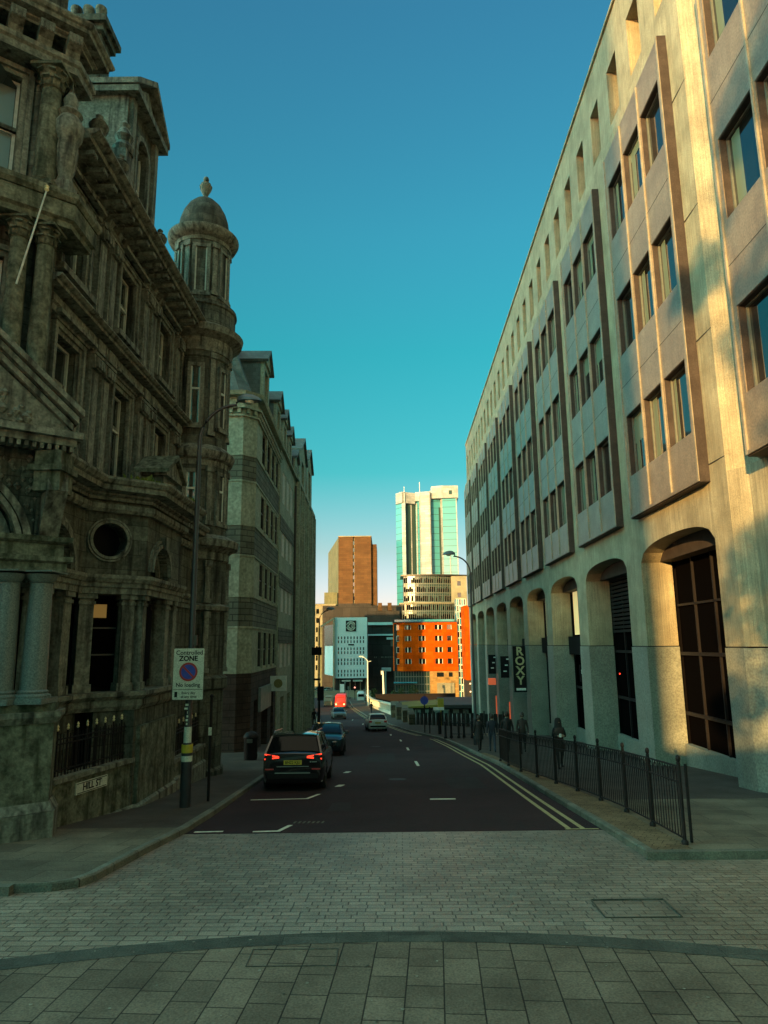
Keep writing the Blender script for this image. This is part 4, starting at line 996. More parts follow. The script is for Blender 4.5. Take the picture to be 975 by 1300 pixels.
for z0, z1, lt in levels:
    # corner faces are solid, the street face has the windows
    a = MB(); a.prism([(-22, 36.25), c1, c2, c3, (-7.0 - .4, 37.0), (-22, 37.0)], z0 + .001, z1 - .001)
    a.T = FM.M; hs = [(u, u + 1.15, *z) for u in ucol for z in wr]
    if z0 < -5: hs = [(38.2, 39.4, -7.5, -2.9), (41.0, 43.4, -7.5, -3.0), (44.8, 46.0, -7.5, -2.9)]
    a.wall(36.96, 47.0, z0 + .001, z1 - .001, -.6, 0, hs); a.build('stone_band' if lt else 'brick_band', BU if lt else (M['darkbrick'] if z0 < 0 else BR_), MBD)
for z in (10.2, 8.75, 6.35, 4.7, 2.55, .95, -1.35):
    a = MB(); a.sweep(pathM, [(-.1, z - .05), (.03, z - .05), (.03, z + .05), (-.1, z + .05)]); a.build('string_course', BU, MBD)
a = MB(); a.sweep(pathM, [(-.1, 12.35), (.10, 12.35), (.10, 12.45), (-.1, 12.45)]); a.sweep(pathM, [(-.1, 12.78), (.22, 12.78), (.22, 12.9), (-.1, 12.9)]); a.sweep(pathM, [(-.1, 13.5), (.3, 13.5), (.38, 13.72), (-.1, 13.72)])
a.build('cornice', BU, MBD)
a = MB()
def along(pa, pb, step, fn):
    A, B = Vector(pa), Vector(pb); L = (B - A).length; d = (B - A) / L; n = Vector((d.y, -d.x)); k = int(L / step)
    for i in range(k): t = (i + .5) * L / k; fn(A + d * t, d, n)
def dent(p, d, n):
    q = [p - d * .09, p + d * .09, p + d * .09 + n * .16, p - d * .09 + n * .16]; a.prism([(v.x, v.y) for v in q], 12.52, 12.778)
for pa, pb in zip(pathM[:-1], pathM[1:]): along(pa, pb, .36, dent)
a.build('dentils', BU, MBD)
for u in ucol:
    for z0, z1 in wr:
        w = MB(FM); w.box(u, u + 1.15, -.12, -.09, z0, z1, 1); w.box(u, u + .06, -.09, -.04, z0, z1, 0); w.box(u + 1.09, u + 1.15, -.09, -.01, z0, z1, 0); w.box(u + .06, u + 1.09, -.09, -.05, (z0 + z1) / 2 - .03, (z0 + z1) / 2 + .03, 0)
        w.box(u + 1.2, u + 1.42, 0, .10, z0 - .1, z1, 2)
        w.build('window', [M['darkframe'], M['glass_shop'] if rnd.random() < .7 else M['glass'], BU], MBD)
a = MB(FM); a.box(37.1, 47, -2.5, -.7, -7.5, -1.4); a.build('shop_interior', M['black'], MBD)
# second section, set slightly proud, windows in threes
a = MB(FM); hs = []
for i in range(3):
    for z0, z1 in [(10.0, 12.3), (6.2, 8.4), (2.3, 4.5), (-1.5, .7)]: hs.append((48.3 + i * 2.5, 49.9 + i * 2.5, z0, z1))
hs2 = hs + [(49, 51, -8.2, -3.5), (53, 55, -8.2, -3.5)]
a.wall(47.02, 56.2, -8.2, 13.6, -.6, .08, hs2); a.box(47.02, 56.2, -.6, .3, 13.603, 13.75); a.build('middle_wall', BU, MBD)
for h in hs:
    w = MB(FM); w.box(h[0], h[1], -.06, -.03, h[2], h[3], 1)
    for k in range(4): uu = h[0] + (h[1] - h[0]) * k / 3; w.box(uu - .05, uu + .05, -.03, .06, h[2], h[3], 0)
    w.build('window', [M['whiteframe'], M['glass_shop']], MBD)
a = MB(FM)
for z in (8.9, 5.0, 1.2): a.box(47.1, 56.1, .08, .12, z - 1.6 + .55, z, )
a.build('spandrel_band', BR_, MBD)
a = MB(FM); a.box(47.1, 56, -3, -.7, -8.5, -1.7); a.build('dark_interior', M['black'], MBD)
FM2 = Frame(-6.75, 0, -.0248, 1, 1, .0248)
# third section projecting to the kerb
a = MB(FM2); hs = []
for i in range(4):
    for j in range(5): z0 = -5.6 + j * 3.85; hs.append((58.0 + i * 4.4, 60.2 + i * 4.4, z0, z0 + 2.5))
hs3 = hs + [(57.6 + i * 4.4, 60.6 + i * 4.4, -9.3, -6.2) for i in range(4)]
a.wall(56.22, 75, -9.3, 13.6, -.8, .75, hs3); a.box(56.22, 75, -16, -.8, -9.3, 13.4)
a.build('far_wing', BU, MBD)
a = MB(FM2)
for i in range(5): a.box(56.7 + i * 4.4, 57.2 + i * 4.4, .75, 1.15, -9.2, 13.5); a.box(60.25 + i * 4.4 if i < 4 else 74.4, 60.5 + i * 4.4 if i < 4 else 74.7, .75, 1.0, -9.2, 13.5)
a.box(56.1, 75.1, -.8, 1.05, 13.603, 13.95)
for j in range(5): a.box(56.3, 75, .75, .86, -6.0 + j * 3.85, -5.8 + j * 3.85)
a.build('pilaster_strips', BU, MBD)
for h in hs:
    w = MB(FM2); w.box(h[0], h[1], .62, .65, h[2], h[3], 1); w.box(h[0], h[0] + .1, .65, .73, h[2], h[3], 0); w.box((h[0] + h[1]) / 2 - .05, (h[0] + h[1]) / 2 + .05, .65, .72, h[2], h[3], 0); w.box(h[0] + .1, h[1], .65, .715, h[2] + 1.2, h[2] + 1.3, 0)
    w.build('window', [M['whiteframe'], M['glass']], MBD)
for u0, u1, ze, za in ((57.2, 59.4, 15.7, 16.5), (61.5, 67.5, 17.6, 19.4), (69.0, 75.0, 18.6, 20.4)):
    a = MB(FM2); um = (u0 + u1) / 2
    a.wall(u0, u1, 13.953, ze, -.6, .62, [(um - (u1 - u0) * .2, um + (u1 - u0) * .2, 14.6, ze - .5)], 0); a.ext([(u0, ze), (u1, ze), (um, za)], -.6, .62, 'y', 0)
    a.box(u0 - .06, u0, -3.2, .5, 13.953, ze, 1)
    for p_ in (u0 - .2, u1 + .2): a.ext([(p_, ze - .05), (um, za + .05), (um, za + .25), (p_, ze + .15)], -5.5, .85, 'y', 1)
    a.box(um - (u1 - u0) * .2, um + (u1 - u0) * .2, .1, .15, 14.6, ze - .5, 2)
    a.build('gable', [BU, M['slate'], M['glass']], MBD)
a = MB(FM2); a.ext([(.3, 13.953), (-2.0, 17.6), (-9, 17.6), (-9, 13.953)], 56.3, 74.9, 'x')
a.build('slate_roof', M['slate'], MBD)
# mansard over the near part, with dormers
a = MB(FM); a.ext([(-.35, 13.72), (-2.1, 18.6), (-12, 18.6), (-12, 13.72)], 37.3, 56.2, 'x'); a.build('mansard', M['slate'], MBD)
a = MB(); a.prism([(-9.8, 36.5), (-7.9, 36.5), (-7.3, 37.05), (-7.3, 37.6), (-9.8, 37.6)], 13.72, 18.55, top=[(-10.6, 38.4), (-9.6, 38.4), (-9.2, 38.8), (-9.2, 39.4), (-10.6, 39.4)])
a.build('mansard_corner', M['slate'], MBD)
for i, (u, w_, zt) in enumerate(((39.6, 2.4, 17.0), (45.6, 2.4, 16.6), (49.6, 2.2, 16.6), (53.2, 2.2, 16.4))):
    a = MB(FM); a.wall(u, u + w_, 13.73, zt, -2.4, -.1, [(u + .55, u + w_ - .55, 14.3, zt - .35)], 0)
    a.ext([(u - .15, zt), (u + w_ + .15, zt), (u + w_ / 2, zt + 1.0)], -2.6, .02, 'y', 0); a.box(u - .05, u, -2.4, -.3, 13.73, zt, 1)
    a.ext([(u - .25, zt + .02), (u + w_ / 2, zt + 1.16), (u + w_ / 2, zt + 1.02), (u - .15, zt - .12)], -3.0, .18, 'y', 1); a.ext([(u + w_ + .25, zt + .02), (u + w_ / 2, zt + 1.16), (u + w_ / 2, zt + 1.02), (u + w_ + .15, zt - .12)], -3.0, .18, 'y', 1)
    a.box(u + .56, u + w_ - .56, -.5, -.47, 14.3, zt - .36, 2)
    a.build('dormer', [BU, M['slate'], M['glass']], MBD)
dp = MB(); q = mpt(56.3); dp.tube([(q[0] + .2, q[1] - .1, -8), (q[0] + .2, q[1] - .1, 13)], .09, 8); dp.build('downpipe', M['darkframe'], MBD)
# shop things at street level
a = MB(FM); a.box(39.6, 43.8, .02, .16, -3.6, -2.3, 0); 
tag(a.build('shop_fascia', pmat('grey_fascia', (.16, .19, .18), (.26, .3, .28), 1.5, .5, .02)), 'pale grey shop fascia over a doorway of the banded building', 'sign')
pj = thing('projecting_sign', 'square white projecting sign with a dark gold roundel on the banded building', 'sign', (-6.5, 44, -2.1))
q = mpt(44.0); a = MB(); a.box(q[0] + .05, q[0] + 1.05, 44.0, 44.12, -2.75, -1.85, 0); a.build('board', M['whiteframe'], pj)
a = MB(); T2 = Frame(q[0] + .55, 43.99, 1, 0, 0, -1); a.T = T2.M; ring(a, 0, -2.3, 0.01, .27, 0, .02, 0, 360, 20); a.build('roundel', paint('dull_gold', (.22, .17, .05), .5), pj)
bn = thing('litter_bin', 'dark litter bin with a domed top by the wall behind the black car', 'bin', (-5.9, 31.5, G(31.5) + .1))
a = MB(); z = G(31.5) + .1; a.lathe(-5.9, 31.5, [(.27, z), (.30, z + .1), (.30, z + .85), (.33, z + .9), (.33, z + 1.0), (.22, z + 1.15), (.05, z + 1.2)], 14); a.build('body', M['iron'], bn, smooth=True)
a = MB(); a.box(-6.02, -5.78, 31.16, 31.22, z + .75, z + .9); a.build('slot', M['greyframe'], bn)

# ------------------------------------------------------------------ far buildings
FRONT = lambda y: Frame(0, y, 1, 0, 0, -1)      # u = x, o towards the camera
def part(name, mats, root, fr=None): 
    m = MB(fr); return m, (lambda: m.build(name, mats, root))
# brown brick tower
B1 = thing('brick_tower', 'tall windowless-looking brown brick tower with pale ribbed flank', 'tower', (-13, 320, -15))
m = MB(); m.prism([(-20.0, 300), (-5.8, 300), (-5.8, 320), (-12, 352), (-20.6, 352), (-28.6, 353)], -15, 46.4); 
m = MB(); m.prism([(-20.0, 300.0), (-13.75, 300.0), (-13.75, 301), (-13.05, 301), (-13.05, 300), (-5.8, 300.0), (-5.8, 325), (-20.0, 325)], -15, 46.4); m.build('brick_face', M['brownbrick'], B1)
m = MB(); m.prism([(-5.79, 301.5), (-3.4, 301.5), (-3.4, 325), (-5.79, 325)], -15, 43.2); m.build('side_strip', M['brownbrick'], B1)
m = MB(); m.prism([(-20.06, 300.1), (-20.06, 350), (-28.8, 353)], -15, 46.2); m.build('ribbed_flank', M['conc_far'], B1)
m = MB(FRONT(301)); m.box(-13.74, -13.06, -.3, .02, -15, 46.1, 0)
for i in range(20): z = 44.5 - i * 3.0; m.box(-13.7, -13.1, .02, .1, z - 1.6, z, 1)
m.build('stair_window_strip', [M['cream2'], M['glass']], B1)
m = MB(); m.box(-20.2, -5.6, 299.8, 326, 46.4, 46.75); m.build('roof_edge', M['cream2'], B1)
m = MB(); m.box(-29.5, -6, 296, 299.5, -15, 17.2); m.box(-22, -7, 292, 296, -15, 12.6); m.build('podium', M['darkwall'], B1)
# glass tower with crown
B2 = thing('glass_tower', 'tallest tower, teal glass with cream vertical panels and a cream crown', 'tower', (19, 340, -15))
fp = [(5.35, 306), (8.0, 302), (9.5, 301.5), (10.0, 304), (14.0, 306), (16.0, 304.5), (16.3, 302), (20.3, 301), (20.7, 304), (25.5, 304.8), (26.0, 302.6), (32.4, 302), (33.4, 318), (6.5, 322)]
m = MB(); m.prism(fp, -15, 64.2); m.build('glass_body', M['glass_teal'], B2)
def panel_between(i, name, mat, z0=-15, z1=66.0, f0=0, f1=1, th=.25):
    a, b = Vector(fp[i]), Vector(fp[i + 1]); d = b - a; n = Vector((d.y, -d.x)).normalized(); p, q = a + d * f0, a + d * f1
    m = MB(); m.prism([tuple(p), tuple(q), tuple(q + n * th), tuple(p + n * th)], z0, z1); m.build(name, mat, B2)
panel_between(1, 'cream_panel', M['cream']); panel_between(7, 'cream_panel', M['cream'], z1=66.4); panel_between(6, 'cream_panel', M['cream'], z1=66.5, th=.3); panel_between(3, 'green_glass', M['glass_green']); panel_between(5, 'cream_panel', M['cream'])
panel_between(9, 'cream_panel', M['cream']); panel_between(10, 'cream_panel', M['cream'], 10, 40, .42, .47); panel_between(10, 'cream_panel', M['cream'], -15, 64, .93, 1.0)
panel_between(3, 'cream_panel', M['cream'], -15, 64, .45, .55, .4); panel_between(4, 'cream_panel', M['cream'], -15, 62, .3, .5, .4); panel_between(8, 'green_glass', M['glass_green'], -15, 60, .78, .95)
m = MB()
for i in range(26): 
    z = -10 + i * 2.9; m.sweep(fp[:12], [(0, z), (.05, z), (.05, z + .16), (0, z + .16)])
m.build('floor_lines', M['glass_green'], B2)
m = MB(); m.prism([(5.3, 305), (8, 301), (14, 304.4), (14, 318), (6.2, 320)], 61.6, 66.6); m.prism([(14.01, 304.4), (21.2, 302.6), (21.2, 318), (14.01, 318)], 63.0, 67.0); m.prism([(21.21, 302.6), (25.6, 301.2), (33.0, 301.2), (33.8, 318), (21.21, 318)], 63.6, 69.2)
m.build('crown', M['cream'], B2)
m = MB(); m.box(28.9, 30.3, 301.08, 301.18, 65.2, 67); m.box(24, 25.0, 301.7, 301.9, 64, 69); m.build('crown_vent', M['glass_green'], B2)
m = MB(); m.tube([(9.2, 306, 66), (9.2, 306, 70)], .12, 6); m.tube([(16.2, 306, 66), (16.2, 306, 72)], .15, 6); m.build('mast', M['whiteframe'], B2)
# curved glazed block in front of it
B3 = thing('curved_glass_block', 'curved glazed block with dark eaves and cream end bay, below the tallest tower', 'building', (20, 285, -15))
def curve(x0, x1, y, bulge, n=14): return [(x0 + (x1 - x0) * i / n, y - bulge * (1 - (2 * i / n - .8) ** 2 / 1.96)) for i in range(n + 1)]
def block(z0, z1, x0, x1, y, bulge, name, mat): 
    m = MB(); c = curve(x0, x1, y, bulge); m.prism(c + [(x1, y + 12), (x0, y + 12)], z0, z1); return m.build(name, mat, B3)
block(15.8, 26.6, 7.5, 28.0, 280, 5, 'upper_glazing', M['glass_green']); block(-15, 15.4, 6.0, 28.0, 278, 6, 'lower_glazing', M['glass_green'])
block(26.6, 27.1, 6.4, 33.0, 279.5, 5.5, 'eaves', M['darkframe']); block(15.4, 15.9, 5.6, 28.2, 277.5, 6.2, 'terrace_edge', M['cream2'])
m = MB()
for z0, z1, x0, x1, y, bu in ((15.9, 26.6, 7.5, 28.0, 280, 5), (5, 15.4, 6, 28, 278, 6)):
    c = curve(x0, x1, y, bu, 28)
    for p in c: m.box(p[0] - .07, p[0] + .07, p[1] - .12, p[1] + .1, z0, z1)
    c2_ = curve(x0, x1, y, bu)
    zz = z0 + .2
    while zz < z1: m.sweep(c2_, [(0, zz), (.16, zz), (.16, zz + .28), (0, zz + .28)]); m.sweep(c2_, [(0, zz + 2.6), (.10, zz + 2.6), (.10, zz + 2.7), (0, zz + 2.7)]); zz += 3.6
m.build('mullion_grid', M['midframe'], B3)
m = MB()
for z0, x0, x1, y, bu in ((16.6, 7.5, 28.0, 280, 5), (20.2, 7.5, 28.0, 280, 5), (23.8, 7.5, 28.0, 280, 5), (5.8, 6, 28, 278, 6), (9.4, 6, 28, 278, 6), (13.0, 6, 28, 278, 6)):
    c = curve(x0, x1, y, bu, 28)
    for i, p in enumerate(c[:-1]):
        if rnd.random() < .8:
            q = c[i + 1]; m.prism([(p[0] + .08, p[1] - .02), (q[0] - .08, q[1] - .02), (q[0] - .08, q[1] - .06), (p[0] + .08, p[1] - .06)], z0, z0 + rnd.choice((1.4, 2.2)))
m.build('dark_panes', M['glass_shop'], B3)
m = MB(FRONT(276)); m.wall(26.4, 32.6, 8, 26.4, -10, 0, [(28.8, 30.2, 22.6, 24.4), (28.8, 30.2, 18.0, 19.8)]); m.build('cream_bay', M['cream2'], B3)
m = MB(FRONT(276)); m.box(28.8, 30.2, -.6, -.5, 22.6, 24.4); m.box(28.8, 30.2, -.6, -.5, 18.0, 19.8); m.build('window', M['glass'], B3)
# orange clad building
B4 = thing('orange_building', 'building clad in bright orange panels over a yellow brick and glass base', 'building', (11, 198, -14.3))
XO = lambda px: 2.14 + (px - 499) * .2135
ZO = lambda py: 5.6 - (py - 791) * .2085
curl = [(XO(499) + .5, 196.5), (XO(499), 193.8), (XO(502), 191.8), (XO(508), 190.6), (XO(516), 190.05), (XO(524), 190.0)]
F4 = FRONT(190)
wins = [(503.5, 507.5), (513.5, 521.5), (531, 539.5), (551.5, 561), (567, 573)]
rows = [(793.5, 799.5), (807.5, 814), (822, 828.5), (836.5, 843)]
hs = [(XO(a), XO(b), ZO(d), ZO(c)) for a, b in wins[1:] for c, d in rows]
m = MB(F4); m.wall(XO(511), XO(580), ZO(852), ZO(790.5), -1.2, 0, hs)
m.T = None; m.prism([(XO(499) + .5, 196.5), (XO(499), 193.8), (XO(502), 191.8), (XO(511), 190.02), (XO(511) - .01, 196)], ZO(852), ZO(790.5))
m.build('orange_cladding', M['orange'], B4)
for h in hs + [(XO(503.5), XO(507.5), ZO(d), ZO(c)) for c, d in rows]:
    w = MB(F4); o = -.5 if h[0] > XO(510) else -.9
    w.box(h[0], h[1], o - .05, o, h[2], h[3], 1); t = .13
    if h[0] < XO(510): w = MB(); w.box(h[0], h[1], 190.9, 191.5, h[2], h[3], 1); w.box(h[0] - .1, h[1] + .1, 190.95, 191.6, h[2] - .1, h[3] + .1, 0)
    else:
        w.box(h[0], h[0] + t, o, o + .12, h[2], h[3], 0); w.box(h[1] - t, h[1], o, o + .12, h[2], h[3], 0); w.box(h[0], h[1], o - .04, o + .45, h[2] - .18, h[2] - .002, 0)
        if h[1] - h[0] > 1.6: c = (h[0] + h[1]) / 2; w.box(c - .22, c + .1, o, o + .3, h[2], h[3], 0)
    w.build('window', [M['whiteframe'], M['glass']], B4)
m = MB(F4); m.box(XO(498.5), XO(579.5), -7, .25, ZO(790.5), ZO(789.3)); m.build('roof_slab', M['darkframe'], B4)
m = MB(F4); m.box(XO(501), XO(577), -6, -.8, ZO(789.3), ZO(786.5)); m.build('glass_parapet', M['glass_teal'], B4)
m = MB(F4); m.wall(XO(544.5), XO(580), -14.3, ZO(852.3), -1, -.1, [(XO(553), XO(562), ZO(859.5), ZO(854)), (XO(568), XO(573), ZO(859.5), ZO(854))]); m.build('yellow_brick_base', M['yellowbrick'], B4)
m = MB(F4); m.box(XO(553), XO(562), -.7, -.6, ZO(859.5), ZO(854)); m.box(XO(568), XO(573), -.7, -.6, ZO(859.5), ZO(854)); m.build('window', M['glass'], B4)
m = MB(F4); m.box(XO(553), XO(574.5), -.1, .3, -14.2, ZO(867)); m.build('shutter_frame', M['cream2'], B4)
m = MB(F4); m.box(XO(554), XO(573.5), .3, .36, -14.2, ZO(868.2)); m.build('roller_shutter', M['cream2'], B4)
m = MB(F4); m.box(XO(501), XO(544.3), -1.4, -1.2, -14.3, ZO(852.4), 1)
for i in range(14): u = XO(501) + i * (XO(544) - XO(501)) / 13; m.box(u - .06, u + .06, -1.2, -1.05, -14.3, ZO(852.4), 0)
for z in (-8.6, -10.6, -12.4): m.box(XO(501), XO(544.3), -1.2, -1.04, z - .1, z + .1, 0)
m.box(XO(499), XO(528), -1.2, .6, -10.2, -9.9, 2)
m.build('glazed_base', [M['greyframe'], M['glass_green'], M['glass_teal']], B4)
m = MB(F4); m.box(XO(500), XO(580), -8, -1.45, -14.3, ZO(792)); m.build('core', M['darkwall'], B4)
# glazed stair tower with white square windows
B5 = thing('grid_glass_tower', 'narrow glazed stair tower with a grid of small white-framed squares', 'building', (20.7, 195, -14.3))
X0, X1 = XO(580.5), XO(592)
m = MB(); m.box(X0, X1, 190.6, 196, -14.3, ZO(760)); m.build('glazing', M['glass_teal'], B5)
m = MB(F4)
for i in range(5): u = X0 + (X1 - X0) * i / 4; m.box(u - .08, u + .08, -.6, -.45, -14.3, ZO(760))
z = ZO(760)
k = 0
while z > -14.2:
    m.box(X0, X1, -.6, -.44, z - .16, z)
    if k % 3 == 1: c = (X0 + X1) / 2; ringw = .7; m.box(c - .75, c + .75, -.6, -.40, z - 1.55, z - 1.35); m.box(c - .75, c + .75, -.6, -.40, z - .35, z - .15); m.box(c - .75, c - .55, -.6, -.40, z - 1.35, z - .35); m.box(c + .55, c + .75, -.6, -.40, z - 1.35, z - .35)
    z -= 1.75; k += 1
m.build('white_grid', M['whiteframe'], B5)
m = MB(F4); z = ZO(760); k = 0
while z > -14.2:
    for i in range(4):
        if (i + k) % 2: u = X0 + (X1 - X0) * i / 4; m.box(u + .1, u + (X1 - X0) / 4 - .1, -.6, -.55, z - 1.6, z - .2)
    z -= 1.75; k += 1
m.build('dark_panes', M['glass'], B5)
B6 = thing('orange_wall_building', 'narrow strip of orange cladding beside the arcade end', 'building', (23, 176, -14.3))
m = MB(); m.box(19.7, 28, 174, 182, -8.8, 9.3); m.build('orange_cladding', M['orange'], B6)
m = MB(); m.box(19.9, 28, 174.2, 182, -14.3, -8.81); m.build('base', M['darkwall'], B6)
WB_ = emit('warm_bulkhead', (1, .6, .35), .7)
for zz in (-9.8, -11.7): m = MB(); m.lathe(20.6, 173.9, [(.02, zz), (.18, zz + .05), (.18, zz + .3), (.02, zz + .35)], 8); m.build('bulkhead_lamp', WB_, B6)

# pale blue block with roundel
B7 = thing('pale_blue_building', 'pale blue rendered block with rows of slot windows and a black square emblem', 'building', (-10, 206, -14.3))
XW = lambda px: -14.37 + (px - 425) * .2249; ZW = lambda py: 7.66 - (py - 784) * .2193
F7 = FRONT(200)
hs = []
for c in (810, 815, 824, 828.8, 838, 842.6, 852.2, 857)[:8]:
    for i in range(9): u = XW(429 + i * 3.95); hs.append((u, u + .32, ZW(c + 1.9), ZW(c - 1.7)))
m = MB(F7); m.wall(XW(425), XW(466), ZW(861), ZW(784), -.5, 0, hs); m.build('front_wall', M['bluewhite'], B7)
m = MB(F7); m.box(XW(425.2), XW(465.8), -9, -.7, ZW(861), ZW(784.5), 0); m.build('core', M['darkwall'], B7)
m = MB(F7); m.box(XW(439), XW(452), .0, .15, ZW(802), ZW(788)); m.box(XW(442), XW(449.5), 0, .1, ZW(819.8), ZW(818)); emb = m.build('emblem_panel', M['black'], B7)
m = MB(F7); cu, cz = XW(445.5), ZW(795)
for r0, r1, a0, a1 in ((1.15, 1.3, 15, 165), (1.15, 1.3, 195, 345), (.88, 1.0, -60, 140), (.88, 1.0, 170, 285), (.55, .72, 35, 330)):
    ring(m, cu, cz, r0, r1, .15, .2, a0, a1, 16)
m.box(cu, cu + .72, .15, .2, cz - .12, cz + .05); m.build('emblem_rings', M['sash'], emb)
m = MB(); m.prism([(XW(425), 200.02), (XW(423), 200.02), (XW(408), 212), (XW(408), 216), (XW(425), 216)], ZW(858), ZW(800)); m.build('blue_side', M['bluewhite'], B7)
m = MB(); m.prism([(XW(423.0), 199.8), (XW(407.5), 211.5), (XW(407.5), 216), (XW(423), 216)], ZW(820), ZW(793)); m.build('dark_upper_side', M['glass_green'], B7)
m = MB(); m.box(XW(423.0), XW(424.9), 199.5, 201, -14.3, ZW(784)); m.ext([(XW(407), ZW(797)), (XW(423.5), ZW(786.5)), (XW(423.5), ZW(784)), (XW(407), ZW(794.5))], 199.6, 200, 'y'); m.build('cream_edge', M['cream2'], B7)
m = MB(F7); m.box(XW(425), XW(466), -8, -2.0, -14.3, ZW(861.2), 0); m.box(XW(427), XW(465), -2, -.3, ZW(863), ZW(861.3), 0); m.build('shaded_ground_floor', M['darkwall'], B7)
m = MB(F7)
for i in range(26):
    if i in (11, 12, 13): continue
    u = XW(434 + i * 1.0); m.box(u, u + .16, -.25, -.2, ZW(865.3), ZW(863.3))
m.box(XW(434), XW(460), -.3, -.26, ZW(866), ZW(862.6), 1)
m.build('fascia_lettering', [M['sash'], M['black']], B7)
m = MB(F7)
for i in range(6): u = XW(431 + i * 6.5); m.box(u - .15, u + .15, -1.9, -1.6, -14.3, ZW(861.2))
m.build('column_row', M['cream2'], B7)
# dark block between
B8 = thing('dark_office_building', 'low dark metal-clad building with pale horizontal ledges between the blue and the orange blocks', 'building', (0, 220, -14.5))
m = MB(); m.box(-5.2, 5.5, 214, 226, -14.6, 5.8); m.build('wall', M['darkwall'], B8)
m = MB()
m.box(-5.3, 5.6, 213.0, 213.99, 5.8, 6.6); m.box(-5.3, 5.6, 213.0, 213.99, 2.6, 3.1); m.box(.4, 5.6, 212.6, 212.99, 1.4, 2.1); m.build('ledge', M['bluewhite'], B8)
m = MB()
for i, x in enumerate((-3.4, -2.9, -1.3, -.9, -.2, .3, .9, 1.5, 2.2, 2.9)): m.box(x, x + .25, 213.9, 213.99, -4.0, -3.6)
m.box(1.6, 4.2, 213.9, 213.98, -.6, 1.2); m.build('window', M['greyframe'], B8)
m = MB(); m.box(-1.2, 1.6, 210, 213.9, -7.8, -6.9); m.box(-.2, .15, 210, 210.3, -14.5, -7.8); m.build('canopy', M['bluewhite'], B8)
m = MB(); m.box(-22, 6, 246, 250, -15, 13.5); m.box(-7, 5, 240, 246.01, -15, 11.3)
tag(m.build('dark_rooftops', M['darkwall']), 'dark stepped rooftops behind the blue block', 'building')
for xx, lb in ((-2.4, 'left brown plant box on the dark rooftops behind the blue block'), (.9, 'right brown plant box on the dark rooftops, nearer the tallest tower')):
    m = MB(); m.box(xx, xx + 1.4, 239.2, 239.99, 11.4, 14.0); m.box(xx + .2, xx + 1.2, 239.1, 239.19, 12, 13.4); tag(m.build('rooftop_plant', M['brownbrick']), lb, 'rooftop plant')
# cream buildings far left down the street
B9 = thing('cream_terrace_building', 'distant cream stone building with small windows at the left end of the street', 'building', (-24, 262, -14.8))
F9 = FRONT(260); hs = [(-28 + i * 2.4, -26.9 + i * 2.4, -9 + j * 3.4, -7.2 + j * 3.4) for i in range(4) for j in range(7)]
m = MB(F9); m.wall(-29, -18.5, -14.8, 14.4, -.5, 0, hs); m.box(-29.2, -18.3, -6, .4, 14.4, 14.9); m.box(-29.2, -18.3, -.1, .3, 9.9, 10.3); m.build('wall', M['cream2'], B9)
m = MB(F9); m.box(-28.9, -18.6, -6, -.51, -14.8, 14.3); m.build('dark_windows', M['glass'], B9)
m = MB(); m.box(-24, -18.6, 250, 256, -15, 6.2); m.box(-22.8, -17.9, 262, 268, 8, 19.4)
tag(m.build('grey_annex', M['conc_far']), 'plain grey annex in front of the distant cream building', 'building')

# ------------------------------------------------------------------ unseen blocks added outside the picture to shade the street
H1 = thing('sun_block_slab', 'tall unseen slab added behind the viewer on the left to shade the street', 'building', (-45, -36, -3.2))  # added blocker: keeps the low sun off most of the street
m = MB(); m.prism([(-80, -30), (-18.4, -30), (-25.5, -44), (-87, -44)], -3.3, 46); m.build('wall', M['buff'], H1)
m = MB(FRONT(-29.9).__class__(0, -30, -1, 0, 0, 1))
for j in range(15):
    m.box(20, 79, .02, .08, -.5 + j * 3.1, 1.2 + j * 3.1)
m.build('sun_block_band', M['glass'], H1)
H2 = thing('sun_block_low', 'low unseen block added behind the viewer to keep the sun off the ground', 'building', (20, -36, -3.2))  # added low blocker: keeps the sun off the paving
m = MB(); m.box(-27, 60, -43.7, -30.4, -3.3, 4.6); m.build('wall', M['cream2'], H2)
m = MB(); m.box(-26.9, 60.2, -43.6, -30.2, 4.6, 5.1); m.build('cornice', M['cream2'], H2)  # top strip of the added low blocker
H3 = thing('sun_block_far', 'unseen block added behind the banded building to shade the far blocks', 'building', (-45, 130, -12))  # added blocker: shades the blue block and part of the orange one
m = MB(); m.box(-66, -29.6, 112, 148, -14, 24); m.build('wall', M['brownbrick'], H3)
m = MB(); m.box(-66.3, -29.3, 111.7, 148.3, 24, 24.6); m.build('roof_edge', M['slate'], H3)

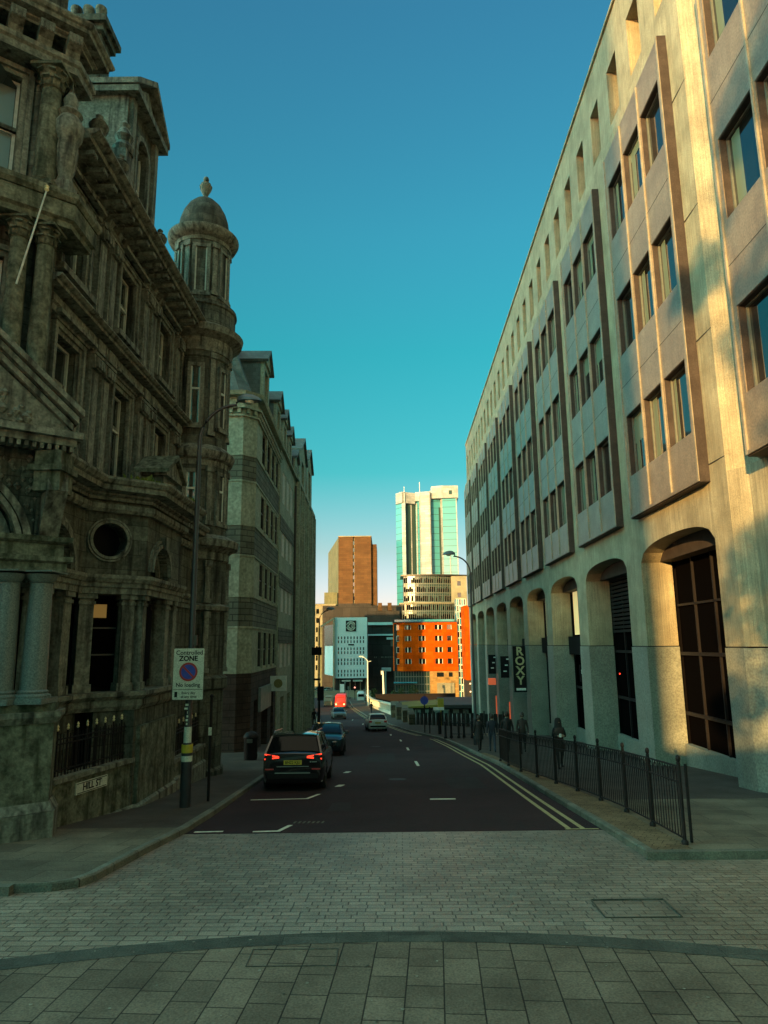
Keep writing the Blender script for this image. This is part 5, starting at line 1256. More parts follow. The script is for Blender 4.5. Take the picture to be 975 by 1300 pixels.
# unseen trees added behind the viewer to dapple the low sun on the corner of the office building
def tree(label, x, y, h, crown, n, leaf):
    t = thing('dapple_tree', label, 'tree', (x, y, -3.3), group=None)
    m = MB(); m.tube([(x, y, -3.3), (x + .1, y, -3.3 + h * .35), (x - .1, y + .1, -3.3 + h * .7)], [.32, .22, .10], 10)
    tips = []
    for i in range(14):
        a = rnd.uniform(0, 6.28); z0 = -3.3 + h * rnd.uniform(.35, .65); b_ = rnd.choice(crown); q = Vector((b_[0] + rnd.uniform(-1, 1) * b_[3] * .7, b_[1] + rnd.uniform(-1, 1) * b_[3] * .7, b_[2] + rnd.uniform(-1, 1) * b_[3] * .7))
        m.tube([(x, y, z0), ((x + q.x) / 2, (y + q.y) / 2, (z0 + q.z) / 2 + .4), q], [.09, .05, .015], 6); tips.append(q)
    m.build('trunk', M['darkframe'], t)
    m = MB()
    for i in range(n):
        cx, cy, cz, r = rnd.choice(crown); v = Vector((rnd.gauss(0, 1), rnd.gauss(0, 1), rnd.gauss(0, 1))).normalized() * r * rnd.random() ** .45
        q = Vector((cx, cy, cz)) + v; u_ = Vector((rnd.uniform(-1, 1), rnd.uniform(-1, 1), rnd.uniform(-.6, .6))).normalized() * leaf; w_ = u_.cross(Vector((rnd.random(), rnd.random(), 1))).normalized() * leaf * .8
        m.add([q - u_, q + w_, q + u_, q - w_], [(0, 1, 2, 3)])
    m.build('crown', M['leafdark'], t)
tree('small unseen tree added just behind the viewer to dapple the sun', -3.2, -8.5, 9, [(-2.6, -8, 3.6, 1.5), (-3.9, -8.4, 5.2, 1.3), (-1.6, -8.6, 5.6, 1.3), (-4.6, -8.0, 2.6, .9), (-2.4, -8.2, 1.6, 1.1)], 2400, .13)
tree('tall thin unseen tree added behind the viewer to dapple the sun', -8.0, -20.5, 25, [(-7.4, -20, 11, 1.7), (-8.8, -20.4, 14.2, 1.5), (-6.6, -20.5, 16.6, 1.9), (-8.2, -20, 19.4, 1.4), (-5.9, -20, 12.8, 1.5), (-10.6, -20.3, 17.2, 1.0), (-9.6, -20.3, 8.3, 1.0), (-5.6, -20.3, 21, 1.6)], 4200, .17)

# ------------------------------------------------------------------ street furniture
def street_lamp(label, base, height, reach, head_len, group=None, flip=1, r=.085, door=True):
    x, y, z = base; t = thing('street_lamp', label, 'street lamp', base, group=group)
    m = MB(); m.tube([(x, y, z), (x, y, z + 1.4)], r * 1.55, 14); m.tube([(x, y, z + 1.4), (x, y, z + 1.5), (x, y, z + height - 1.1)], [r * 1.55, r, r * .62], 14); m.build('column', M['lamp'], t, smooth=True)
    m = MB(); pts = []
    for i in range(9):
        a = math.pi / 2 * i / 8; pts.append((x + flip * .95 * (1 - math.cos(a)), y, z + height - 1.12 + 1.0 * math.sin(a)))
    pts.append((x + flip * reach, y, z + height - .04)); m.tube(pts, r * .5, 10); m.build('arm', M['lamp'], t, smooth=True)
    m = MB(); hx = x + flip * (reach + head_len * .5); zz = z + height
    n = 16; rings = [(1.0, -.02), (.98, .03), (.82, .11), (.5, .18), (.12, .215)]; vs = []; fs = []
    for k, (s_, dz) in enumerate(rings):
        for j in range(n):
            a = 2 * math.pi * j / n; vs.append((hx + head_len * .5 * s_ * math.cos(a) - flip * .02 * k, y + head_len * .24 * s_ * math.sin(a), zz + dz * head_len * 1.3))
    for k in range(len(rings) - 1):
        for j in range(n): fs.append((k * n + j, k * n + (j + 1) % n, (k + 1) * n + (j + 1) % n, (k + 1) * n + j))
    fs.append(list(range(n))); fs.append([(len(rings) - 1) * n + j for j in range(n)]); m.add(vs, fs); h = m.build('lamp_head', M['lamphead'], t, smooth=True)
    m = MB(); m.lathe(hx, y, [(.02, zz - .11), (head_len * .14, zz - .09), (head_len * .2, zz - .025)], 12); m.build('lens', M['sash'], h, smooth=True)
    return t
L1 = street_lamp('tall grey street lamp with curved arm carrying the zone sign, on the left footway', (-4.84, 17.6, G(17.6) + HF - .02), 10.2, .95, .66)
z = G(17.6)
m = MB(); m.tube([(-4.84, 17.6, z + 1.55), (-4.84, 17.6, z + 1.95)], .094, 12, 0); m.tube([(-4.84, 17.6, z + 1.35), (-4.84, 17.6, z + 1.54)], .137, 12, 1); m.tube([(-4.84, 17.6, z + 1.15), (-4.84, 17.6, z + 1.28)], .137, 12, 0)
for k in range(6): m.box(-4.90 + rnd.uniform(-.03, .06), -4.84 + rnd.uniform(0, .04), 17.49, 17.505, z + 2.0 + k * .09, z + 2.05 + k * .09, 0)
m.build('stuck_labels', [M['signwhite'], M['yellow']], L1)
m = MB(); m.box(-4.78, -4.70, 17.56, 17.64, z + 3.9, z + 4.15); m.build('junction_box', M['darkframe'], L1)
# controlled zone sign
Z1 = thing('zone_sign', 'white Controlled ZONE sign with blue and red no-waiting roundel fixed to the lamp post', 'sign', (-4.82, 17.35, -1.3))
sx, sy, sz0, sz1 = -4.82, 17.36, -1.27, -.05
def rrect(x0, x1, z0, z1, r, n=5):
    pts = []
    for cx, cz, a0 in ((x1 - r, z1 - r, 0), (x0 + r, z1 - r, 90), (x0 + r, z0 + r, 180), (x1 - r, z0 + r, 270)):
        for i in range(n + 1): a = R(a0 + 90 * i / n); pts.append((cx + r * math.cos(a), cz + r * math.sin(a)))
    return pts
m = MB(); m.ext(rrect(sx - .37, sx + .37, sz0, sz1, .03), sy, sy + .012, 'y'); m.build('plate', M['signwhite'], Z1)
m = MB()
text_mb(m, "Controlled", .148, face_y(sx + .01, sy - .003, -.155), 0, .004, .002); text_mb(m, "ZONE", .165, face_y(sx - .01, sy - .003, -.295), 0, .004, .006)
text_mb(m, "No loading", .132, face_y(sx, sy - .003, -.925), 0, .004, .002)
text_mb(m, "Every day", .085, face_y(sx + .02, sy - .003, -1.11), 0, .004, .001); text_mb(m, "at any time", .085, face_y(sx + .03, sy - .003, -1.20), 0, .004, .001)
m.box(sx - .36, sx + .36, sy - .004, sy, -1.035, -1.025); m.box(sx - .32, sx - .25, sy - .004, sy, -1.21, -1.08); m.build('lettering', M['black'], Z1)
m = MB(Frame(sx, sy, 1, 0, 0, -1)); ring(m, 0, -.61, .0, .175, .001, .006, 0, 360, 30); m.build('blue_disc', M['signblue'], Z1)
m = MB(Frame(sx, sy, 1, 0, 0, -1)); ring(m, 0, -.61, .175, .225, .001, .008, 0, 360, 30); c, s__ = math.cos(R(-45)) * .18, math.sin(R(-45)) * .18
m.ext([(-c - .016, -.61 - s__ - .016), (-c + .016, -.61 - s__ + .016), (c + .016, -.61 + s__ + .016), (c - .016, -.61 + s__ - .016)], .0065, .009, 'y'); m.build('red_ring', M['signred'], Z1)
m = MB(); m.box(sx - .3, sx + .3, sy + .013, sy + .04, -.3, -.26); m.box(sx - .3, sx + .3, sy + .013, sy + .04, -1.1, -1.06); m.tube([(-4.84, 17.6, -.30), (-4.84, 17.6, -.25)], .1, 12); m.tube([(-4.84, 17.6, -1.1), (-4.84, 17.6, -1.05)], .1, 12); m.build('clamps', M['greyframe'], Z1)
t = thing('slim_post', 'slim black post with a small pale tag beside the lamp post', 'post', (-4.53, 18.6, G(18.6) + .1))
m = MB(); m.tube([(-4.53, 18.6, G(18.6) + .1), (-4.53, 18.6, -1.3)], .035, 10); m.lathe(-4.53, 18.6, [(.05, -1.3), (.05, -1.26), (.01, -1.22)], 10); m.build('post', M['iron'], t)
m = MB(); m.box(-4.575, -4.49, 18.55, 18.562, -2.25, -2.05); m.build('tag', M['signwhite'], t)
street_lamp('dark street lamp on the right footway by the arcade, arm over the road', (4.95, 40, G(40) + HF), 10.6, .85, .75, flip=-1)
L3 = street_lamp('dark lamp post at the far end of the banded building', (-6.75, 72, G(72) + HF), 11.6, .7, .9, r=.1)
m = MB(); z = G(72); m.box(-7.5, -6.5, 71.9, 72.1, z + 7.1, z + 7.9); m.box(-7.3, -6.6, 71.9, 72.1, z + 4.6, z + 4.8); m.build('box_sign', M['black'], L3)
t = thing('signal_post', 'dark post with a signal box and blue sign next to the far lamp post', 'post', (-6.3, 68, G(68) + .1))
z = G(68) + .1; m = MB(); m.tube([(-6.3, 68, z), (-6.3, 68, z + 4.2)], .07, 10); m.build('post', M['iron'], t)
m = MB(); m.box(-6.5, -5.9, 67.7, 68.0, z + 2.6, z + 3.9); m.build('signal_head', M['black'], t)
def tall_lamp(label, base, h, arm, group=None, mat='bluewhite'):
    x, y, z = base; t = thing('street_lamp', label, 'street lamp', base, group=group)
    m = MB(); m.tube([(x, y, z), (x, y, z + h * .3), (x, y, z + h)], [.22, .15, .10], 10); m.build('column', M['white'], t, smooth=True)
    m = MB(); m.tube([(x, y, z + h), (x + arm * .5, y, z + h + .55), (x + arm, y, z + h + .8)], .07, 8); m.tube([(x, y, z + h - .3), (x - arm * .6, y, z + h - .1)], .05, 8); m.build('arm', M['white'], t)
    m = MB(); m.box(x + arm - .5, x + arm + .3, y - .2, y + .2, z + h + .75, z + h + .95); m.build('lamp_head', M['white'], t)
tall_lamp('white lamp column in front of the pale blue building', (-3.75, 148, G(148)), 9.2, -1.2)
t = thing('banner_column', 'white column with an orange foot standing right of the white lamp column', 'column', (-.6, 158, G(158)))
m = MB(); m.tube([(-.45, 158, G(158) + 1.2), (-.6, 158, -6.2)], [.25, .18], 10); m.box(-1.05, -.5, 157.9, 158.1, -6.6, -5.8); m.build('shaft', M['white'], t)
m = MB(); m.tube([(-.45, 158, G(158)), (-.45, 158, G(158) + 1.2)], .32, 10); m.build('foot', M['orange'], t)
t = thing('advert_panel', 'white advertising panel on a dark leg at the junction', 'sign', (-12, 190, G(190)))
m = MB(); m.box(-12.2, -11.1, 190, 190.2, -12.4, -10.3); m.build('panel', M['white'], t)
m = MB(); m.box(-11.2, -10.9, 190, 190.3, G(190), -12.42); m.build('leg', M['black'], t)
t = thing('traffic_light', 'distant traffic light showing red at the junction', 'traffic light', (-7.6, 175, G(175)))
m = MB(); m.tube([(-7.6, 175, G(175)), (-7.6, 175, -9.6)], .09, 8); m.box(-7.85, -7.35, 174.9, 175.1, -11.2, -9.8); m.build('post', M['iron'], t)
m = MB(); m.lathe(-7.6, 174.8, [(.02, -10.5), (.2, -10.42), (.2, -10.2), (.02, -10.1)], 8); m.build('red_lamp', emit('far_signal', (1, .3, .2), .8), t)
for i, (x, y, h) in enumerate(((-8.9, 170, 3.5), (-5.0, 165, 3.0), (-10.6, 185, 4.5))):
    m = MB(); m.tube([(x, y, G(y)), (x, y, G(y) + h)], .09, 8); m.box(x - .2, x + .2, y - .05, y + .05, G(y) + h - .6, G(y) + h)
    tag(m.build('sign_post', M['greyframe']), ('grey sign post left of the distant traffic light', 'short grey sign post left of the white lamp column', 'taller grey sign post near the advertising panel')[i], 'post')
# low cream wall across the junction and the white bridge parapet
m = MB(); m.box(-26, -4.2, 197, 197.5, -14.4, -12.6); m.box(-26, -4.2, 196.9, 197.6, -12.6, -12.4)
tag(m.build('low_wall', M['cream2']), 'low cream wall across the far end of the road', 'wall')
t = thing('bridge_parapet', 'long white balustraded bridge parapet on the right of the road', 'parapet', (1, 100, G(100)))
PPt = [(1.15, 101), (-.9, 122), (-3.0, 146), (-4.6, 168)]
m = MB(); n_ = MB()
for (xa, ya), (xb, yb) in zip(PPt[:-1], PPt[1:]):
    k = 10
    for i in range(k):
        f0, f1 = i / k, (i + 1) / k; xa_, ya_ = xa + (xb - xa) * f0, ya + (yb - ya) * f0; xb_, yb_ = xa + (xb - xa) * f1, ya + (yb - ya) * f1
        z0, z1 = G(ya_) + HF, G(yb_) + HF
        def slab(za, zb, w): m.add([(xa_ - w, ya_, z0 + za), (xa_ + w, ya_, z0 + za), (xb_ + w, yb_, z1 + za), (xb_ - w, yb_, z1 + za), (xa_ - w, ya_, z0 + zb), (xa_ + w, ya_, z0 + zb), (xb_ + w, yb_, z1 + zb), (xb_ - w, yb_, z1 + zb)], [(0, 1, 2, 3), (4, 5, 6, 7), (0, 1, 5, 4), (2, 3, 7, 6), (0, 3, 7, 4), (1, 2, 6, 5)])
        slab(0, .45, .2); slab(1.35, 1.6, .22)
        m.box(xa_ - .12, xa_ + .12, ya_ - .13, ya_ + .13, z0 + .45, z0 + 1.35)
        zz = z0
        n_.add([(xa_ + .06, ya_, z0 + .45), (xb_ + .06, yb_, z1 + .45), (xb_ + .06, yb_, z1 + 1.35), (xa_ + .06, ya_, z0 + 1.35)], [(0, 1, 2, 3)])
m.build('white_stonework', M['signwhite'], t); n_.build('rusty_infill', pmat('rusty_infill', (.10, .05, .03), (.2, .11, .07), 2, .9, .1), t)
t = thing('stone_pier', 'rough brown stone pier ending the white parapet', 'wall', (1.9, 88, G(88)))
m = MB()
for i, (x, y, h, w) in enumerate(((1.35, 98, 1.75, .7), (1.75, 91, 1.7, .5), (2.3, 83, 1.5, .45), (2.75, 77, 1.25, .4))): m.prism([(x - w, y - 3.4), (x + w * .6, y - 3.4), (x + w * .6, y + 3.3), (x - w, y + 3.3)], G(y) - .5, G(y) + HF + h)
m.build('wall', pmat('rough_brown_stone', (.05, .04, .025), (.14, .11, .07), .8, .95, .6, brick=(1.1, .5, .05, 'wall', 0)), t)
m = MB(); m.box(1.25, 1.7, 94.4, 94.6, G(94) + .3, G(94) + 1.6); m.build('niche', M['black'], t)
# hoarding, low sheds and yard on the right
m = MB(); m.box(-2.2, 14.6, 150, 150.6, -12.6, -10.35); m.box(-2.2, 14.6, 149.9, 150.7, -10.35, -10.25); tag(m.build('dark_hoarding', M['black']), 'long dark hoarding in front of the orange building', 'hoarding')
t = thing('low_shed', 'low shed with a mustard lit roof beyond the stone pier', 'shed', (5, 118, -11))
m = MB(); m.ext([(2.2, -9.8), (2.6, -9.65), (8.6, -9.3), (9.4, -9.6), (9.3, -9.8)], 112, 122, 'y'); m.build('roof', pmat('mustard_roof', (.13, .075, .012), (.20, .125, .02), .3, .8, .1), t)
m = MB(); m.box(2.4, 16, 112.5, 127, -12.5, -9.85); m.box(9, 17.5, 111, 127, -9.8, -9.3); m.build('wall', M['darkwall'], t)
m = MB()
for i in range(9): m.box(3.0 + i * 1.5, 3.9 + i * 1.5, 112.3, 112.48, -11.3, -10.1)
m.build('window', M['greyframe'], t)
t = thing('dark_fence', 'dark boarded fence with posts behind the bollards', 'fence', (6, 66, G(66)))
m = MB(); 
for i in range(30):
    x = 3.1 + i * .38; y = 74 - i * .42; m.box(x, x + .34, y, y + .06, G(y), G(y) + 1.35 + rnd.uniform(-.06, .06))
m.build('board_row', M['darkwall'], t)
m = MB()
for i in range(8): x = 3.1 + i * 1.5; y = 74 - i * 1.66; m.box(x, x + .14, y - .1, y, G(y), G(y) + 1.6)
m.build('fence_post', M['darkframe'], t)
m = MB(); m.box(5.15, 5.75, 71.4, 71.6, G(71) + 1.8, G(71) + 2.7); m.tube([(5.45, 71.5, G(71)), (5.45, 71.5, G(71) + 1.8)], .05, 6)
tag(m.build('yellow_notice', M['yellow']), 'small yellow notice above the boarded fence', 'sign')
t = thing('blue_sign', 'round blue road sign on a dark post by the stone pier', 'sign', (3.0, 58, G(58) + HF))
z = G(58) + HF; m = MB(); m.tube([(3.1, 58, z), (3.1, 58, z + 2.9)], .05, 8); m.build('post', M['iron'], t)
m = MB(Frame(3.1, 57.93, 1, 0, 0, -1)); ring(m, 0, z + 2.5, 0, .33, 0, .03, 0, 360, 20); m.build('disc', M['signblue'], t)
for i, (x, y, h, r, lab) in enumerate(((3.4, 56.3, 2.0, .045, 'thin dark post next to the blue road sign'), (4.05, 54.6, 1.6, .13, 'thick dark post with a pale top left of the bollards'))):
    m = MB(); z = G(y) + HF; m.tube([(x, y, z), (x, y, z + h)], r, 8); tag(m.build('footway_post', M['iron']), lab, 'post')
m = MB(); z = G(54.6) + HF; m.box(3.6, 4.4, 54.5, 54.7, z + 1.75, z + 1.95); tag(m.build('bin_lid', M['white']), 'small white lid on the thick dark post', 'lid')
bx = [(3.9, 47.5), (4.35, 48.4), (4.8, 47.9), (5.25, 48.8), (5.65, 47.6)]
bol = thing('bollard', 'dark bollard on the footway before the boarded fence', 'bollard', (bx[0][0], bx[0][1], G(bx[0][1]) + HF), group='bollards on the right footway')
m = LMB(); m.lathe(0, 0, [(.11, 0), (.11, .12), (.075, .16), (.07, .95), (.10, .98), (.10, 1.04), (.05, 1.12), (.01, 1.14)], 12); o_ = m.build('shaft', M['iron'], bol, smooth=True)
bol['label'] = 'leftmost dark bollard before the boarded fence'
for (x, y), lb in zip(bx[1:], ('second dark bollard from the left before the boarded fence', 'middle dark bollard of the five before the boarded fence', 'second dark bollard from the right before the boarded fence', 'rightmost dark bollard of the five, nearest the walkers')):
    c = copy_tree(bol); c.location = (x, y, G(y) + HF); c['label'] = lb
t = thing('guard_rail', 'dark guard rail with a horizontal bar at the footway edge near the walkers', 'railing', (5, 46.5, G(46.5)))
m = MB(); z = G(46.5) + HF
m.tube([(4.2, 46.8, z + .95), (7.4, 46.2, z + .95)], .03, 6); m.tube([(4.2, 46.8, z + .3), (7.4, 46.2, z + .3)], .02, 6)
for i in range(5): x = 4.2 + i * .8; m.tube([(x, 46.8 - i * .15, z), (x, 46.8 - i * .15, z + 1.0)], .03, 6)
m.build('frame', M['iron'], t)

# ornate pedestrian railing beside the brown verge
RL = [(5.05, 12.62), (5.13, 14.3), (5.2, 16.0), (5.18, 17.8), (5.1, 19.6), (4.95, 21.4), (4.78, 23.2), (4.6, 25.0), (4.55, 27.2), (4.6, 29.4)]
PR = thing('pedestrian_railing', 'black hooped iron railing with ball-topped posts along the raised footway', 'railing', (5.05, 12.62, G(12.6) + HF))
RH = 1.28
for i, (x, y) in enumerate(RL):
    z = G(y) + HF; m = MB(); m.tube([(x, y, z), (x, y, z + RH + .05)], .032, 10); m.lathe(x, y, [(.02, z + RH + .05), (.034, z + RH + .07), (.042, z + RH + .11), (.034, z + RH + .15), (.01, z + RH + .17)], 12)
    m.lathe(x, y, [(.06, z), (.06, z + .05), (.035, z + .08)], 10); m.build('railing_post', M['iron'], PR, smooth=True)
for (xa, ya), (xb, yb) in zip(RL[:-1], RL[1:]):
    m = MB(); A = Vector((xa, ya, G(ya) + HF)); B = Vector((xb, yb, G(yb) + HF)); L = (B - A).length; n = int(L / .13)
    for h in (.1, RH - .28, RH - .02): m.tube([A + Vector((0, 0, h)), B + Vector((0, 0, h))], .017, 6)
    for i in range(1, n):
        p = A + (B - A) * i / n; m.tube([p + Vector((0, 0, .1)), p + Vector((0, 0, RH - .02))], .0095, 5)
    for i in range(0, n - 1, 2):
        p = A + (B - A) * (i + .1) / n; q = A + (B - A) * (i + 1.9) / n; pts = []
        for k in range(7): a = math.pi * k / 6; c = (p + q) / 2; d = (q - p) / 2; pts.append(c - d * math.cos(a) + Vector((0, 0, RH - .27 + .22 * math.sin(a))))
        m.tube(pts, .008, 5)
    m.build('railing_panel', M['iron'], PR)
m = MB(); z = G(12.62) + HF; m.tube([(5.22, 12.75, z), (5.22, 12.75, z + RH)], .028, 8); m.build('end_stay', M['iron'], PR)
# manhole covers in the paving
for i, (x, y, w, h, lab) in enumerate(((2.65, 9.25, .95, .62, 'rectangular sett-filled cover in the paving right of centre'), (-1.5, 8.0, .95, .42, 'small slab-filled cover with corner notches just inside the dark arc'))):
    m = MB(); z = G(y) + .011
    for a, b, c_, d in ((x, x + w, y, y + .012), (x, x + w, y + h - .012, y + h), (x, x + .012, y + .012, y + h - .012), (x + w - .012, x + w, y + .012, y + h - .012)): m.box(a, b, c_, d, z - .02, z)
    tag(m.build('access_cover', M['band']), lab, 'manhole cover')

# ------------------------------------------------------------------ vehicles
def loft(mb, secs, closed_ends=True, mi=None):
    n = len(secs[0]); vs = [p for s_ in secs for p in s_]; fs = []
    for j in range(len(secs) - 1):
        for k in range(n): fs.append((j * n + k, j * n + (k + 1) % n, (j + 1) * n + (k + 1) % n, (j + 1) * n + k))
    if closed_ends: fs.append(list(range(n))); fs.append([(len(secs) - 1) * n + k for k in range(n)])
    mb.add(vs, fs, mi)
def car(label, loc, yaw, L, W_, H, paintm, belt, hood_h, cab, style='hatch', plate=None, platecol='yellow', lights_on=False, group=None, rails=False, detail=True, head_on=False):
    """+y is the front. cab = (y of windscreen base, y windscreen top, y roof rear, y tail glass base)"""
    slope = -math.atan((G(loc[1] + 2) - G(loc[1] - 2)) / -4.0)
    rx = slope if math.cos(yaw) > 0 else -slope
    t = thing('parked_car' if group else 'car', label, 'car', (loc[0], loc[1], G(loc[1])), (0, 0, 0), group)
    t.rotation_mode = 'XYZ'
    t.rotation_euler = (Matrix.Rotation(slope, 4, 'X') @ Matrix.Rotation(yaw, 4, 'Z')).to_euler()
    w = W_ / 2; y0, y1 = -L / 2, L / 2; wr = .335 if H < 1.6 else .37; ya, yb = y0 + L * .20, y1 - L * .19
    def zb(y):     # underside with wheel arches
        for c in (ya, yb):
            d = abs(y - c)
            if d < wr + .07: return max(.24, math.sqrt((wr + .07) ** 2 - d * d) + wr)
        return .24
    ys = sorted(set([y0, y0 + .06, y0 + .2, y0 + .45] + [c + k * (wr + .07) for c in (ya, yb) for k in (-1.02, -1, -.85, -.5, 0, .5, .85, 1, 1.02)] + [cab[3], cab[0], y1 - .5, y1 - .25, y1 - .08, y1, 0]))
    secs = []
    for y in ys:
        e = min((y - y0), (y1 - y)); taper = 1 - .13 * max(0, 1 - e / .45) ** 2
        top = belt if y < cab[0] else belt + (hood_h - belt) * min(1, (y - cab[0]) / (y1 - cab[0]) * 1.0)
        if y > y1 - .25: top -= (.25 - (y1 - y)) * .5
        if y < y0 + .06: top -= .05
        ww = w * taper; z0 = zb(y)
        if y <= y0 + .01 or y >= y1 - .01: z0 = .34
        zm = max(z0 + .02, .52)
        zm2 = max(zm + .02, belt * .82)
        secs.append([(-ww * .93, y, z0), (-ww, y, zm), (-ww * .995, y, zm2), (-ww * .93, y, top), (-ww * .6, y, top + .035), (0, y, top + .05), (ww * .6, y, top + .035), (ww * .93, y, top), (ww * .995, y, zm2), (ww, y, zm), (ww * .93, y, z0)])
    m = LMB(); loft(m, secs); body = m.build('body', paintm, t, smooth=True)
    def ring_(y, z, k=1.0): return [(-w * .90 * k, y, belt - .01), (-w * .90 * k, y, belt), (-w * (.90 - .17 * (z - belt) / (H - belt)) * k, y, z - .04), (-w * .60 * k, y, z), (0, y, z + .015), (w * .60 * k, y, z), (w * (.90 - .17 * (z - belt) / (H - belt)) * k, y, z - .04), (w * .90 * k, y, belt), (w * .90 * k, y, belt - .01)]
    m = LMB(); c0, c1_, c2_, c3_ = cab
    loft(m, [ring_(c3_, belt + .07), ring_(c2_, H - .055), ring_((c1_ + c2_) / 2, H - .03), ring_(c1_, H - .05), ring_(c0, belt + .07)]); m.build('glasshouse', M['glass_car'], t, smooth=True)
    def roofring(y, z, k=1): return [(-w * .76 * k, y, z - .10), (-w * .745 * k, y, z - .03), (-w * .6 * k, y, z + .0), (0, y, z + .02), (w * .6 * k, y, z + .0), (w * .745 * k, y, z - .03), (w * .76 * k, y, z - .10)]
    m = LMB(); loft(m, [roofring(c2_ - .05, H - .045), roofring(c2_ + .15, H - .01), roofring((c1_ + c2_) / 2, H + .01), roofring(c1_ - .05, H - .02)])
    for s_ in (-1, 1):
        for (pa, za, pb, zb_, wd) in ((c0 + .02, belt, c1_, H - .07, .05), (c3_ - .02, belt, c2_ - .02, H - .07, .09), ((c0 + c3_) / 2 + .1, belt, (c1_ + c2_) / 2, H - .06, .035)):
            xa, xb = s_ * w * .915, s_ * w * .755
            m.add([(xa, pa - wd, za), (xa, pa + wd, za), (xb, pb + wd, zb_), (xb, pb - wd, zb_), (xa * .93, pa - wd, za), (xa * .93, pa + wd, za), (xb * .93, pb + wd, zb_), (xb * .93, pb - wd, zb_)], [(0, 1, 2, 3), (4, 5, 6, 7), (0, 4, 7, 3), (1, 5, 6, 2)])
    m.build('roof', paintm, t, smooth=True)
    for s_ in (-1, 1):
        for c in (ya, yb):
            m = LMB(); pr = [(wr * .62, -.10), (wr * .96, -.10), (wr, -.06), (wr, .06), (wr * .96, .10), (wr * .62, .10)]
            vs = []; fs = []; n = 20
            for r, o in pr:
                for k in range(n): a = 2 * math.pi * k / n; vs.append((s_ * (w - .11) + o, c + r * math.cos(a), wr + r * math.sin(a)))
            for j in range(len(pr)): 
                j2 = (j + 1) % len(pr)
                for k in range(n): fs.append((j * n + k, j * n + (k + 1) % n, j2 * n + (k + 1) % n, j2 * n + k))
            m.add(vs, fs); wh = m.build('wheel', M['tyre'], t, smooth=True)
            m = LMB(); x = s_ * (w - .03)
            for k in range(5):
                a = 2 * math.pi * k / 5; ca, sa = math.cos(a), math.sin(a)
                m.add([(x, c - sa * .04, wr + ca * .04), (x, c + ca * wr * .6 - sa * .05, wr + sa * wr * .6 + ca * .05), (x, c + ca * wr * .6 + sa * .05, wr + sa * wr * .6 - ca * .05), (x, c + sa * .04, wr - ca * .04), (x - s_ * .04, c, wr)], [(0, 1, 2, 3), (0, 1, 4), (2, 3, 4)])
            r_ = wr * .62; vs = []; 
            for k in range(20): a = 2 * math.pi * k / 20; vs += [(x - s_ * .02, c + r_ * math.cos(a), wr + r_ * math.sin(a)), (x - s_ * .02, c + r_ * .85 * math.cos(a), wr + r_ * .85 * math.sin(a))]
            m.add(vs, [(2 * k, 2 * ((k + 1) % 20), 2 * ((k + 1) % 20) + 1, 2 * k + 1) for k in range(20)]); rm = m.build('rim', M['rim'], wh)
    # dark inner floor so that arches are black
    m = LMB(); m.box(-w + .2, w - .2, y0 + .25, y1 - .3, .2, belt - .12); m.build('underbody', M['black'], t)
    if detail:
        for s_ in (-1, 1):
            m = LMB(); m.box(s_ * (w + .02), s_ * (w + .2), c0 - .28, c0 - .16, belt + .0, belt + .17) if s_ > 0 else m.box(s_ * (w + .2), s_ * (w + .02), c0 - .28, c0 - .16, belt + .0, belt + .17)
            m.build('mirror', paintm, t, bevel=.03)
        rm_ = M['redlight'] if lights_on else M['red']
        for s_ in (-1, 1):
            m = LMB()
            if style == 'suv':
                zc = belt - .10; xo = w * .90; xi = w * .44; y = y0 + .0
                P_ = lambda x: y0 - .035 + .075 * max(0, (x - w * .45)) / (w * .45)
                for (xa, za), (xb, zb_), th in (((xi, zc + .015), (xo, zc + .085), .020), ((xi, zc - .0), (xo, zc - .05), .020), ((xi, zc - .01), (xi + .05, zc + .03), .02)):
                    m.add([(s_ * xa, P_(xa), za - th), (s_ * xb, P_(xb), zb_ - th), (s_ * xb, P_(xb), zb_ + th), (s_ * xa, P_(xa), za + th), (s_ * xa, P_(xa) + .05, za - th), (s_ * xb, P_(xb) + .05, zb_ - th), (s_ * xb, P_(xb) + .05, zb_ + th), (s_ * xa, P_(xa) + .05, za + th)], [(0, 1, 2, 3), (4, 5, 6, 7), (0, 1, 5, 4), (2, 3, 7, 6), (0, 3, 7, 4), (1, 2, 6, 5)])
            else: m.box(min(s_ * w * .62, s_ * w * .9), max(s_ * w * .62, s_ * w * .9), y0 - .03, y0 + .08, belt - .22, belt - .04)
            m.build('tail_light', rm_, t)
            m = LMB(); m.add([(s_ * w * .5, y1 - .02, hood_h - .22), (s_ * w * .9, y1 - .12, hood_h - .2), (s_ * w * .93, y1 - .2, hood_h - .04), (s_ * w * .52, y1 - .06, hood_h - .10), (s_ * w * .5, y1 - .2, hood_h - .22), (s_ * w * .86, y1 - .3, hood_h - .2), (s_ * w * .86, y1 - .35, hood_h - .06), (s_ * w * .5, y1 - .25, hood_h - .10)], [(0, 1, 2, 3), (4, 5, 6, 7), (0, 1, 5, 4), (2, 3, 7, 6), (0, 3, 7, 4), (1, 2, 6, 5)])
            m.build('headlight', M['headlight'] if head_on else M['signwhite'], t)
        m = LMB(); m.box(-w * .8, w * .8, y0 - .05, y0 + .1, .36, .50, 0); m.box(-w * .45, w * .45, y1 - .06, y1 + .02, .38, .56, 0); m.build('bumper_trim', M['black'], t)
        if style == 'suv':
            m = LMB(); m.box(-w * .55, w * .55, y0 - .065, y0 - .05, .50, .525, 0); m.box(-w * .5, w * .5, y0 - .04, y0 - .02, belt - .36, belt - .345, 0); m.box(-w * .86, -w * .6, y0 - .045, y0 + .02, .60, .63, 1); m.box(w * .6, w * .86, y0 - .045, y0 + .02, .60, .63, 1); m.build('chrome_strip', [M['rim'], M['red']], t)
